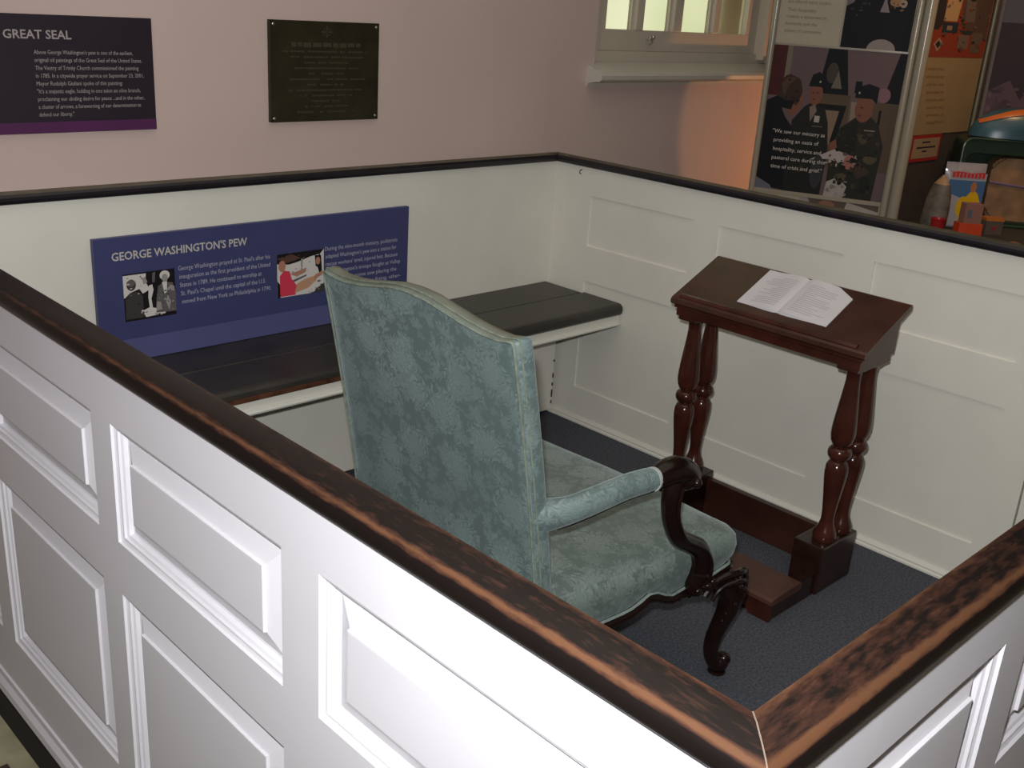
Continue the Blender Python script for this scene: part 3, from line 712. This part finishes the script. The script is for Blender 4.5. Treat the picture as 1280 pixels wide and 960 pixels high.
for y in (YC-.290, YC+.276):
    bm = bmesh.new(); prism(bm, [(-.372, .659), (-.195, .672), (-.190, slope(-.19)-.018), (-.372, slope(-.372)-.018)], lambda a, b, d: Vector((a, d, b)), y, y+.014)
    obj('side_board', bm, M['mahog'], pd)
bm = bmesh.new(); box(bm, (-.376, YC-.292, .657), (-.362, YC+.292, slope(-.376)-.017))
box(bm, (-.384, YC-.298, .680), (-.374, YC+.298, slope(-.384)-.018), bev=.003)
box(bm, (-.200, YC-.28, .70), (-.188, YC+.28, slope(-.2)-.018))
obj('apron', bm, M['mahog'], pd)
for s in (-1, 1):
    bm = bmesh.new(); box(bm, (-.372, YC+s*.256-.030, .645), (-.200, YC+s*.256+.030, .668), bev=.003)
    obj('cap_block', bm, M['mahog'], pd)
legp = [(.0, .146), (.0305, .147), (.0325, .154), (.0315, .166), (.027, .178), (.0215, .190), (.0185, .202), (.0175, .214), (.0185, .232), (.0215, .262), (.0255, .295), (.0295, .328), (.0312, .350), (.0300, .368), (.0240, .380), (.0195, .384), (.0190, .387), (.0250, .389), (.0305, .396), (.0325, .405), (.0305, .415), (.0250, .422), (.0190, .424), (.0195, .427), (.0250, .431), (.0300, .442), (.0325, .458), (.0325, .475), (.0305, .500), (.0270, .532), (.0235, .565), (.0205, .592), (.0190, .612), (.0195, .628), (.0225, .638), (.0290, .643), (.0300, .648), (.0280, .652)]
for s in (-1, 1):
    for x in (-.326, -.242):
        bm = bmesh.new(); lathe(bm, x, YC+s*.256, [(max(a, .001), b) for a, b in legp], 28); obj('leg', bm, M['mahog'], pd, smooth=True)
    obj('base_block', B(((-.389, YC+s*.246-.045, DZ), (-.205, YC+s*.246+.045, .147)), bev=.004), M['mahogshade'], pd)
obj('stretcher', B(((-.240, YC-.20, DZ), (-.218, YC+.20, .128)), bev=.002), mat('stretcher_wood', (.040, .014, .009), .3, .3, 12), pd)
for s in (-1, 1):
    bm = bmesh.new(); prism(bm, [(-.60, DZ), (-.385, DZ), (-.385, .073), (-.60, .062)], lambda a, b, d: Vector((a, d, b)), YC+s*.272-.010, YC+s*.272+.016 if s > 0 else YC+s*.272+.010)
    obj('side_rail', bm, M['mahogshade'], pd)
bm = bmesh.new(); kp = [(-.612, .058), (-.620, .062), (-.618, .071), (-.608, .076), (-.478, .080), (-.472, .075), (-.472, .058)]
prism(bm, kp, lambda a, b, d: Vector((a, d, b)), YC-.291, YC+.291)
obj('kneeler_board', bm, mat('worn_kneeler_top', (.066, .025, .015), .42, .25, 14), pd, label='lighter brown kneeler board')
bm = bmesh.new()
prism(bm, [(YC-.286, DZ), (YC-.225, DZ), (YC-.215, .018), (YC-.20, .026), (YC-.17, .030), (YC+.17, .030), (YC+.20, .026), (YC+.215, .018), (YC+.225, DZ), (YC+.286, DZ), (YC+.286, .059), (YC-.286, .059)], lambda a, b, d: Vector((d, a, b)), -.612, -.600)
obj('kneeler_front', bm, M['mahog'], pd)

# open booklet lying on the desk
bk = thing('open_booklet', 'open white printed booklet lying on the sloping top of the prayer desk', 'booklet', (-.26, -1.175, slope(-.26)+.001))
def sp(x, y, h): return Vector((x, y, slope(x))) + TN*h
def page(y0, y1, name, cut):
    bm = bmesh.new(); n = 14; top = []
    x0, x1 = -.337, -.188
    def lift(t_): return .0030 + .0075*math.sin(PI*min(1, t_*1.35)**.7)*(1-t_)**.8   # t_=0 at the gutter
    rows = []
    for i in range(n+1):
        t_ = i/n; y = y0+(y1-y0)*t_; xe = x1
        if cut and t_ > .62: xe = x1 - .030*(t_-.62)/.38
        rows.append([sp(x0+(xe-x0)*j/8, y, lift(t_)) for j in range(9)])
    V = [[bm.verts.new(p_) for p_ in R_] for R_ in rows]
    for i in range(n):
        for j in range(8): bm.faces.new((V[i][j], V[i+1][j], V[i+1][j+1], V[i][j+1]))
    bd = [v for v in V[0]] + [V[i][8] for i in range(1, n+1)] + [V[n][j] for j in range(7, -1, -1)] + [V[i][0] for i in range(n-1, 0, -1)]
    bot = [bm.verts.new((lambda c: c)(Vector((v.co.x, v.co.y, slope(v.co.x)))+TN*.0009)) for v in bd]
    for k in range(len(bd)): q = (k+1) % len(bd); bm.faces.new((bd[k], bd[q], bot[q], bot[k]))
    bm.faces.new(bot)
    pg = obj(name, bm, M['paper'], bk, smooth=True)
    bm = bmesh.new()
    for k in range(15):
        x = x1-.022-.0078*k
        if x < x0+.012: break
        wd = random.uniform(.55, .95) if k % 5 else random.uniform(.3, .5)
        a0, a1 = .14, .14+.74*wd
        prev = None
        for i in range(9):
            t_ = a0+(a1-a0)*i/8; y = y0+(y1-y0)*t_
            tt = t_ if y1 > y0 else t_
            h = lift(tt)+.0006; cur = (bm.verts.new(sp(x, y, h)), bm.verts.new(sp(x-.0022, y, h)))
            if prev: bm.faces.new((prev[0], cur[0], cur[1], prev[1]))
            prev = cur
    obj('printed_lines', bm, M['print'], pg)
page(-1.175, -1.046, 'page', False); page(-1.175, -1.326, 'page', True)

# ------------------------------------------------------------------ exhibit panels beyond the pew
A0 = Vector((.962, -.200, 0)); AD = Vector((.39, -.92, 0)).normalized(); AN = Vector((-.92, -.39, 0)).normalized()
ep = thing('photo_display_board', 'tall framed exhibit board with photographs and a quotation seen over the far rail', 'display board', A0 + AD*.27)
def PA(s, z, d=0): return A0 + AD*s + AN*d + Vector((0, 0, z))
def slab(bm, s0, s1, z0, z1, d0, d1): prism(bm, [(s0, z0), (s1, z0), (s1, z1), (s0, z1)], lambda a, b, d: PA(a, b, d), d0, d1)
bm = bmesh.new(); slab(bm, .0, .56, .02, 2.15, -.02, 0); obj('board', bm, mat('cream_board', (.36, .31, .22), .55, .04), ep)
for s in (.003, .528, .565):
    bm = bmesh.new(); tube(bm, [PA(s, 0, .004), PA(s, 2.18, .004)], .0125 if s < .5 else (.014 if s < .55 else .022), 14); obj('frame_tube', bm, M['pole'], ep, smooth=True)
bm = bmesh.new(); slab(bm, .02, .52, .806, .822, 0, .004); obj('frame_bar', bm, M['pole'], ep)
bm = bmesh.new(); slab(bm, .016, .515, 1.384, 1.390, 0, .003); slab(bm, .254, .260, 1.390, 2.0, 0, .003); obj('frame_bar', bm, M['pole'], ep)
NA = AN
qt = ["and offered warm studies.", "Their hospitality", "creates a testament to", "humanity and the", "power of community."]
qs = [(.042, .207, 1.538), (.0448, .155, 1.508), (.0448, .198, 1.484), (.0445, .164, 1.458), (.046, .187, 1.4315)]
lettering('caption', [(s, PA(a, z, .0012), PA(b, z, .0012), .0125) for s, (a, b, z) in zip(qt, qs)], mat('brown_caption', (.17, .13, .09), .6), ep, UP, NA)
# upper right photograph: dark scene with tableware
DK = (.006, .006, .008)
up = [(DK, rect(0, 0, 1, 1)), ((.14, .12, .13), [(.0, 1), (.0, .62), (.10, .68), (.16, .82), (.30, .84), (.40, 1)]), (DK, [(.12, .70), (.30, .88), (.34, .66), (.24, .5), (.06, .5)]),
      ((.20, .17, .17), [(.53, 1), (.58, 1), (.58, .72), (.64, .56), (.50, .56), (.54, .72)]), ((.30, .17, .08), ell(.72, .72, .10, .07)), ((.34, .26, .18), ell(.82, .70, .05, .06)),
      ((.36, .26, .22), [(.66, 1), (.84, 1), (.78, .90), (.72, .92)]), ((.10, .09, .10), [(.36, .98), (.46, .98), (.42, .80), (.36, .86)]), ((.24, .20, .19), ell(.60, 0, .21, .16, 14, 0, PI))]
up += specks(16, .05, .45, .35, .95, .03, [(.03, .03, .035), DK, (.08, .07, .07)]) + specks(8, .6, .6, .9, .85, .025, [(.2, .1, .04), (.06, .03, .02)])
picture('dark_photograph', ep, PA(.262, 1.390), AD*.25, (0, 0, .24), NA, up)
# the large photograph: a woman and two men in camouflage being served
MV = (.115, .078, .082); GRN = (.012, .013, .010); GR2 = (.020, .019, .013); HAT = (.006, .006, .008); SKN = (.17, .068, .042); TAB = (.085, .058, .036)
big = [(MV, rect(0, 0, 1, 1)), ((.060, .012, .014), rect(0, .66, .11, 1)), ((.16, .13, .10), rect(.11, .64, .15, 1)),
    (DK, [(.42, 1), (.56, 1), (.62, .69), (.38, .69)]), ((.05, .04, .03), ell(.475, .84, .045, .07)), ((.13, .11, .09), [(.48, .74), (.52, .86), (.56, .74)]), (DK, [(.95, 1), (1, 1), (1, .67), (.87, .67)]),
    (TAB, rect(.38, .665, .64, .70)), (TAB, rect(.38, .2, .64, .665)), (DK, [(.40, .63), (.62, .63), (.58, .40), (.42, .3)]), ((.19, .13, .09), [(.45, .59), (.57, .59), (.53, .36), (.50, .35)]),
    (TAB, rect(.82, .2, 1, .67)), (HAT, rect(.66, .72, .71, .80)), ((.20, .16, .12), [(.65, .66), (.74, .66), (.72, .52), (.66, .5)]), (HAT, rect(.865, .52, .885, .62)), ((.19, .10, .12), ell(.88, .72, .05, .05)),
    (DK, [(0, .02), (0, .62), (.08, .66), (.16, .52), (.22, .46), (.26, .30), (.28, 0)]), 
    (GRN, [(.22, 0), (.22, .50), (.30, .60), (.36, .64), (.46, .60), (.50, .50), (.53, .30), (.52, 0)]), (SKN, ell(.372, .69, .055, .075)), (HAT, [(.31, .74), (.33, .82), (.38, .84), (.44, .80), (.44, .74)]),
    (SKN, [(.20, .70), (.27, .70), (.290, .63), (.275, .585), (.22, .52), (.17, .56)]), ((.040, .020, .014), ell(.175, .70, .095, .105, 18, jit=.08)), ((.075, .040, .026), [(.10, .74), (.14, .79), (.22, .79), (.16, .74), (.13, .66)]), (HAT, [(.08, .66), (.12, .58), (.20, .57), (.22, .64), (.16, .63)]),
    ((.34, .32, .28), rect(.39, .50, .43, .545)), ((.14, .12, .11), rect(.38, .47, .46, .475)), ((.18, .13, .11), [(.34, .60), (.38, .62), (.40, .58), (.36, .50)]),
    (GR2, [(.56, 0), (.55, .36), (.60, .48), (.70, .56), (.78, .60), (.88, .52), (.94, .38), (.92, .0)]), (GRN, [(.60, .48), (.72, .54), (.74, .34), (.66, .22), (.58, .3)]),
    (SKN, ell(.752, .62, .068, .09)), (HAT, [(.67, .69), (.68, .76), (.76, .79), (.84, .77), (.84, .66), (.80, .69)]), ((.25, .20, .16), rect(.78, .475, .86, .482)),
    (SKN, [(.53, .36), (.58, .40), (.60, .34), (.56, .30)]), ((.36, .31, .30), [(.40, .24), (.58, .33), (.70, .30), (.68, .22), (.56, .26)]), ((.30, .12, .10), ell(.71, .25, .045, .05)), ((.28, .26, .26), rect(.745, .22, .765, .30)),
    ((.33, .30, .27), [(.55, .0), (.56, .10), (.64, .14), (.72, .08), (.70, 0)]), ((.12, .12, .15), [(0, .0), (0, .08), (.12, .03), (.14, 0)]), ((.03, .03, .035), ell(.47, .16, .05, .12)), ((.045, .03, .02), ell(.80, .20, .06, .05, 10, jit=.3)), ((.075, .06, .035), ell(.86, .28, .05, .03, 10, jit=.3)), ((.07, .055, .035), ell(.66, .14, .05, .03, 10, jit=.3)), (GRN, ell(.85, .12, .04, .05, 10, jit=.3)), ((.06, .05, .03), ell(.78, .42, .04, .03, 10, jit=.3))]
CM = [(.006, .007, .005), (.035, .030, .018), (.018, .022, .012), (.045, .036, .022), (.012, .009, .007)]
big += specks(60, .60, .05, .90, .48, .020, CM) + specks(22, .26, .06, .50, .52, .018, CM[:3] + CM[4:]) + specks(10, .13, .62, .25, .78, .018, [(.05, .025, .016), (.02, .012, .01)]) + specks(10, .50, .22, .70, .32, .014, [(.30, .27, .25), (.10, .07, .06), (.36, .32, .3)]) + specks(9, .56, .01, .72, .12, .016, [(.28, .26, .24), (.18, .16, .15)])
big += [((.05, .02, .015), ell(.735, .630, .010, .006)), ((.10, .035, .028), ell(.728, .575, .016, .006)), ((.035, .02, .018), rect(.345, .695, .36, .703)), ((.035, .02, .018), rect(.378, .697, .393, .705)), ((.09, .035, .03), ell(.365, .655, .014, .005)), ((.3, .28, .2), ell(.395, .775, .008, .008)), ((.3, .28, .2), ell(.70, .725, .007, .008))]
picture('large_photograph', ep, PA(.014, .822), AD*.500, (0, 0, .560), NA, big, label='photograph of people in dark uniforms and caps being served')
qt = ["\"We saw our ministry as", "providing an oasis of", "hospitality, service and", "pastoral care during this", "time of crisis and grief.\""]
qs = [(.0566, .2607, 1.048), (.0651, .2418, 1.0135), (.0671, .2568, .979), (.0672, .277, .9440), (.0673, .2704, .9095)]
lettering('quotation', [(s, PA(a, z, .0064), PA(b, z, .0064), .0150) for s, (a, b, z) in zip(qt, qs)], M['beige'], ep, UP, NA)
picture('lower_photograph', ep, PA(.2, .55), AD*.31, (0, 0, .256), NA, [((.10, .07, .06), rect(0, 0, 1, 1)), ((.34, .31, .27), [(.55, .7), (.95, .6), (1, .9), (.60, 1)]), ((.25, .12, .07), ell(.35, .93, .1, .06)), ((.30, .26, .24), [(0, .92), (.14, .92), (.10, 1), (0, 1)])])

# display case on the right with its contents
cs = thing('backing_board', 'grey brown exhibit board with red photograph, cream note and red bordered card', 'display board', (1.46, -.72, 0))
obj('board', B(((1.215, -.730, .0), (1.72, -.712, 2.2))), mat('case_grey_board', (.060, .045, .038), .6, .15), cs)
obj('cream_panel', B(((1.203, -.7335, 1.088), (1.690, -.7301, 2.18))), mat('case_cream_panel', (.30, .21, .105), .55, .06), cs)
ph = [((.25, .045, .025), rect(0, 0, 1, 1)), ((.035, .028, .03), [(0, 1), (.12, 1), (.16, .55), (.08, .42), (0, .42)]), ((.42, .27, .14), [(.16, 1), (.42, 1), (.38, .56), (.14, .56)]), ((.03, .035, .045), rect(.14, .38, .42, .54)), ((.25, .17, .12), rect(.22, .42, .31, .49)),
      ((.10, .06, .05), [(.42, 1), (.98, 1), (.98, .3), (.60, .44), (.46, .5)]), ((.035, .04, .04), [(.44, .44), (.72, .42), (.66, .34), (.5, .38)]), ((.16, .11, .085), rect(.46, .14, .66, .36)), ((.13, .09, .07), [(.70, .40), (.92, .40), (.90, .08), (.72, .08)]),
      ((.30, .20, .16), [(.04, .20), (.12, .30), (.20, .22), (.12, .08)]), ((.04, .02, .02), [(.07, .20), (.12, .26), (.17, .20), (.12, .13)]), ((.14, .10, .08), [(.48, .9), (.66, .92), (.70, .56), (.52, .56)]), ((.025, .03, .025), ell(.6, .96, .08, .08, 10))]
ph += specks(26, .15, .1, .97, .95, .035, [(.10, .06, .05), (.16, .11, .085), (.03, .035, .03), (.22, .05, .03)])
picture('red_photograph', cs, (1.205, -.7338, 1.378), (.480, 0, 0), (0, 0, .235), NY, ph)
tx = ["I hope you", "will be strong", "and be safe", "and know we", "love you and", "care for you", "always, a", "neighbor"]
lettering('note_text', [(s, (1.206+.0122*i, -.7338, 1.330-.0288*i), (1.355+.0123*i, -.7338, 1.330-.0288*i), .0125) for i, s in enumerate(tx)], mat('faded_note_ink', (.20, .11, .05), .6), cs, UP, NY)
obj('red_card', B(((1.205, -.7345, .984), (1.452, -.7302, 1.086))), mat('red_card_border', (.33, .022, .018), .5), cs, label='red bordered card')
obj('card_face', B(((1.219, -.7352, .997), (1.440, -.7340, 1.073))), mat('card_face_cream', (.32, .22, .13), .5), cs)
bm = bmesh.new()
for z, a, b in ((1.055, 1.29, 1.36), (1.035, 1.25, 1.41), (1.02, 1.30, 1.34)): box(bm, (a, -.7356, z), (b, -.7350, z+.006))
obj('card_lines', bm, M['nearblack'], cs)
# third board, set at an angle
B0 = Vector((1.725, -.735, 0)); BD = Vector((.42, -.907, 0)).normalized(); BN = Vector((-.907, -.42, 0)).normalized()
def PB(s, z, d=0): return B0 + BD*s + BN*d + Vector((0, 0, z))
cs2 = thing('purple_board', 'dark purple exhibit board behind the green case at the right edge', 'display board', tuple(B0 + BD*.5))
bm = bmesh.new(); prism(bm, rect(.03, 0, 1.2, 2.2), lambda a, b, d: PB(a, b, d), -.02, 0); obj('board', bm, mat('case_purple_board', (.028, .018, .026), .5, .1), cs2)
sh = [((.030, .019, .027), rect(0, 0, 1, 1)), ((.085, .050, .065), [(0, 0), (0, .42), (.12, .52), (.20, .36), (.26, .48), (.50, .36), (1, .30), (1, 0)]), ((.13, .085, .075), ell(.33, .50, .11, .16)), ((.07, .045, .055), [(.02, .1), (.06, .40), (.12, .12)]), ((.10, .055, .04), ell(.31, .34, .07, .08)), ((.055, .035, .045), ell(.12, .22, .05, .14))]
sh += specks(50, .0, .02, .98, .45, .03, [(.085, .050, .065), (.06, .04, .055), (.11, .07, .08), (.045, .03, .04)])
picture('purple_photograph', cs2, PB(.03, 1.06), BD*.62, (0, 0, .46), BN, sh)
bm = bmesh.new(); tube(bm, [(1.700, -.742, 0), (1.700, -.742, 2.2)], .009, 10); obj('corner_trim', bm, mat('greenish_edge', (.12, .12, .085), .3), cs, smooth=True)
tag(obj('display_plinth', (lambda bm: (prism(bm, [(1.235, -.752), (1.66, -.752), (2.00, -1.50), (1.25, -1.50), (1.02, -1.0), (1.10, -.84)], lambda a, b, d: Vector((a, b, d)), 0, .75), bm)[1])(bmesh.new()), mat('case_plinth', (.035, .035, .03), .5), loc=(1.5, -1.1, 0)), 'dark low plinth carrying the donated objects in front of the exhibit boards', 'plinth')
SHZ = .75
# pale pouch
t = thing('cloth_pouch', 'tan and grey soft pouch with tapering top at the left of the shelf', 'pouch', (1.195, -.880, SHZ))
bm = bmesh.new(); rings = []
for z, rx, ry in ((0, .050, .024), (.03, .056, .028), (.09, .055, .028), (.14, .048, .024), (.175, .034, .018), (.196, .016, .010), (.21, .004, .004)):
    rings.append([Vector((1.195+.60*rx*math.cos(2*PI*k/20)+.1*z, -.880+rx*math.sin(2*PI*k/20)*.9, SHZ+z)) for k in range(20)])
vs = strip(bm, rings[:5]); bm.faces.new(vs[0]); obj('body', bm, mat('pouch_grey', (.10, .08, .06), .6, .4, 30), t, smooth=True)
bm = bmesh.new(); vs = strip(bm, rings[4:]); bm.faces.new(vs[-1]); obj('top', bm, mat('pouch_tan', (.30, .18, .09), .6, .2, 30), t, smooth=True, label='tan gathered top')
# red cup
bm = bmesh.new(); lathe(bm, 1.13, -.930, [(.022, SHZ), (.028, SHZ+.058), (.029, SHZ+.060), (.026, SHZ+.060), (.021, SHZ+.006)], 18)
tag(obj('red_cup', bm, flat('red_plastic', (.33, .012, .015), .35), smooth=True, loc=(1.13, -.930, SHZ)), 'small red cup in front of the tan pouch', 'cup')
# green case, open, made of walls and a lid edge
def arcy(pts, fn, bm, w0, w1): prism(bm, pts, fn, w0, w1)
gc = thing('green_case', 'dark green open carrying case holding tan parcels on the right of the shelf', 'case', (1.62, -1.02, SHZ))
GD = Vector((.62, -.785, 0)).normalized(); GN = Vector((-.785, -.62, 0)).normalized(); G0 = Vector((1.478, -.800, SHZ+.006))
def PG(s, z, d=0): return G0 + GD*s + GN*d + Vector((0, 0, z))
green = mat('dark_green_vinyl', (.010, .028, .016), .35, .2)
def rounded(s0, s1, z0, z1, r_):
    out_ = []
    for cx, cz, a0 in ((s1-r_, z0+r_, -PI/2), (s1-r_, z1-r_, 0), (s0+r_, z1-r_, PI/2), (s0+r_, z0+r_, PI)):
        for i in range(6): a = a0+PI/2*i/5; out_.append((cx+r_*math.cos(a), cz+r_*math.sin(a)))
    return out_
bm = bmesh.new(); o1, o2 = rounded(0, .62, 0, .330, .035), rounded(.02, .60, .015, .275, .03)
for o_, d0, d1 in ((o1, -.08, -.07),): prism(bm, o_, lambda a, b, d: PG(a, b, d), d0, d1)
vs = strip(bm, [[PG(a, b, -.07) for a, b in o1], [PG(a, b, .07) for a, b in o1], [PG(a, b, .07) for a, b in o2], [PG(a, b, -.07) for a, b in o2]])
obj('shell', bm, green, gc)
bm = bmesh.new(); tube(bm, [PG(a, b, .072) for a, b in o1] + [PG(*o1[0], .072)], .005, 8); obj('edge_binding', bm, mat('green_binding', (.035, .06, .035), .3), gc, smooth=True)
# tan parcels
bm = bmesh.new(); prism(bm, rounded(.13, .555, .016, .262, .05), lambda a, b, d: PG(a, b, d), -.05, .045)
bmesh.ops.bevel(bm, geom=bm.edges[:], offset=.012, segments=2, affect='EDGES')
parcel = tag(obj('wrapped_parcel', bm, mat('tan_cloth', (.23, .125, .058), .6, .3, 20), loc=tuple(PG(.34, .016, 0)), smooth=True), 'large tan parcel tied with lilac ribbon inside the green case', 'parcel')
bm = bmesh.new(); tube(bm, catmull([PG(.13, .165, .048), PG(.25, .155, .048), PG(.37, .150, .048), PG(.54, .160, .048)], 4), .0045, 6); tube(bm, catmull([PG(.33, .255, .048), PG(.33, .15, .049), PG(.31, .03, .048)], 4), .0035, 6); ball(bm, PG(.33, .152, .052), .009, (1, 1, 1), 8)
obj('knotted_ribbon', bm, flat('lilac_ribbon', (.13, .09, .20), .5), parcel, smooth=True)
# packet with yellow figure
pk = thing('shiny_packet', 'shiny upright packet with red heading and yellow figure leaning on the green case', 'packet', tuple(PG(.02, 0, .15)))
PD = Vector((.70, -.714, 0)).normalized(); PN = Vector((-.714, -.70, 0)); PO = Vector((1.300, -.845, SHZ))
def PP(s, z, d=0): return PO + PD*s + PN*d + Vector((0, 0, z))
bm = bmesh.new(); rings = []
for z, wd, th in ((.0, .5, .012), (.02, .5, .030), (.09, .49, .036), (.17, .49, .028), (.215, .5, .012), (.235, .5, .003), (.25, .5, .003)):
    rings.append([PP(.078+.156*wd*sx*1.0, z+.001, th*sy) for sx, sy in ((-1, 0), (-.7, .8), (0, 1), (.7, .8), (1, 0), (.7, -.8), (0, -1), (-.7, -.8))])
vs = strip(bm, rings); bm.faces.new(vs[0]); bm.faces.new(vs[-1]); body = obj('wrapper', bm, mat('pearly_wrapper', (.34, .31, .32), .15, .15, 20, spec=.8), pk, smooth=True)
YL = (.62, .36, .01); BL = (.06, .13, .25)
picture('printed_front', pk, PP(.008, .012, .036), PD*.140, (0, 0, .205), PN, [((.33, .31, .33), rect(0, 0, 1, 1)), (BL, [(0, .86), (1, .86), (1, .30), (.8, .52), (.5, .5), (0, .62)]), (YL, [(.42, .12), (.96, .10), (.96, .44), (.84, .62), (.70, .70), (.54, .56), (.40, .40)]), (YL, ell(.48, .36, .17, .20)), ((.40, .15, .06), ell(.70, .74, .08, .10)), ((.30, .03, .03), [(.56, .46), (.60, .46), (.58, .30)])])
bm = bmesh.new()
for k in range(9): prism(bm, rect(.016+.0142*k, .198, .0265+.0142*k, .218+.002*math.sin(k)), lambda a, b, d: PP(a, b, d), .024, .0382)
obj('red_heading', bm, flat('packet_red', (.50, .035, .03), .3), pk)
# boxes
def small_box(name, label, loc, sx, sy, sz, m, rot=-.75, extra=None):
    t = thing(name, label, 'box', loc); c, s = math.cos(rot), math.sin(rot); L_ = Vector(loc)
    F = lambda a, b, d: L_ + Vector((a*c-b*s, a*s+b*c, d))
    bm = bmesh.new(); prism(bm, rect(-sx/2, -sy/2, sx/2, sy/2), F, 0, sz); obj('carton', bm, m, t)
    if extra: extra(t, F, sx, sy, sz)
    return t
def ex1(t, F, sx, sy, sz):
    bm = bmesh.new(); prism(bm, rect(-sx*.1, -sy/2-.0008, sx*.42, -sy/2), F, sz*.1, sz*.28); obj('pale_glint', bm, flat('glint_cream', (.40, .30, .2), .4), t)  # pale patch paints a glint on the carton front
small_box('orange_box', 'bright orange red carton on the shelf near the rail', (1.150, -1.035, SHZ), .088, .05, .062, flat('orange_card', (.55, .060, .02), .25), extra=ex1)
def ex2(t, F, sx, sy, sz):
    bm = bmesh.new(); prism(bm, rect(-sx*.35, -sy/2-.0008, -sx*.1, -sy/2), F, sz*.3, sz*.7); obj('dark_mark', bm, flat('box_mark', (.10, .11, .14), .4), t)
small_box('pink_box', 'small pinkish grey carton stacked on the orange carton', (1.152, -1.036, SHZ+.0622), .066, .046, .072, flat('pink_grey_card', (.26, .12, .09), .4), extra=ex2)
def ex3(t, F, sx, sy, sz):
    bm = bmesh.new(); prism(bm, [(-sx*.16, sz*.5), (0, sz*.2), (sx*.16, sz*.5), (sx*.08, sz*.66), (0, sz*.56), (-sx*.08, sz*.66)], lambda a, b, d: F(a, d, b), -sy/2-.001, -sy/2); obj('heart_mark', bm, flat('heart_red', (.25, .02, .03), .4), t)
    bm = bmesh.new(); prism(bm, rect(-sx/2-.002, -sy/2-.002, sx/2+.002, sy/2+.002), F, sz, sz+.012); obj('lid', bm, flat('orange_lid', (.45, .14, .03), .35), t)
small_box('heart_box', 'small dark carton with red heart and orange lid right of the orange carton', (1.36, -1.04, SHZ), .066, .045, .052, flat('grey_card', (.10, .075, .06), .4), extra=ex3)
bm = bmesh.new(); ball(bm, (1.115, -1.225, SHZ+.016), .03, (1.2, .9, .53), 14)
tag(obj('wrapped_sweet', bm, flat('pink_brown_foil', (.28, .11, .07), .2), smooth=True, loc=(1.115, -1.225, SHZ)), 'small shiny pinkish brown lump low at the right edge of the shelf', 'sweet')
# cap lying on top of the green case
cap = thing('teal_cap', 'teal and orange padded cap lying on top of the green case', 'cap', tuple(PG(.22, .336, 0)))
bm = bmesh.new(); seg = 28; rings = []
for j in range(9):
    a = j/8*PI/2; rings.append([PG(.225+.20*math.cos(a)**.8*math.cos(2*PI*k/seg), .337+.115*math.sin(a), .085*math.cos(a)**.8*math.sin(2*PI*k/seg)) if j < 8 else PG(.225+.02*math.cos(2*PI*k/seg), .337+.1152, .01*math.sin(2*PI*k/seg)) for k in range(seg)])
vs = strip(bm, rings); bm.faces.new(vs[0]); bm.faces.new(vs[-1]); cb_ = obj('crown', bm, mat('teal_nylon', (.030, .085, .115), .3, .2, 12), cap, smooth=True)
def on_dome(s, h):   # front surface of the crown at (s, height)
    q = max(0, 1-((h)/.115)**2)**.5; k = max(0, 1-((s-.225)/(.20*max(q, .05)**.8))**2)**.5
    return .085*max(q, 0)**.8*k + .002
def patch(name, poly, m, off=.002):
    bm = bmesh.new(); n = 6; V = []
    (a0, a1, b0, b1) = poly
    for i in range(13):
        V.append([bm.verts.new(PG(a0+(a1-a0)*i/12, .337+b0(i/12)+(b1(i/12)-b0(i/12))*j/n, on_dome(a0+(a1-a0)*i/12, b0(i/12)+(b1(i/12)-b0(i/12))*j/n)+off)) for j in range(n+1)])
    for i in range(12):
        for j in range(n): bm.faces.new((V[i][j], V[i+1][j], V[i+1][j+1], V[i][j+1]))
    return obj(name, bm, m, cap, smooth=True)
org = flat('orange_nylon', (.50, .12, .025), .35)
patch('orange_band', (.05, .34, lambda t_: .050+.045*math.sin(PI*t_*.75), lambda t_: .062+.052*math.sin(PI*min(1, t_*.80))), org)
bm = bmesh.new(); ball(bm, PG(.37, .337+.045, .055), .035, (.7, .9, 1.15), 16); ro = obj('round_badge', bm, flat('cream_badge', (.42, .30, .2), .3), cap, smooth=True)
bm = bmesh.new(); ball(bm, PG(.37, .337+.045, .070), .024, (.7, .9, 1.15), 14); obj('badge_centre', bm, flat('badge_red', (.45, .10, .05), .3), ro, smooth=True)
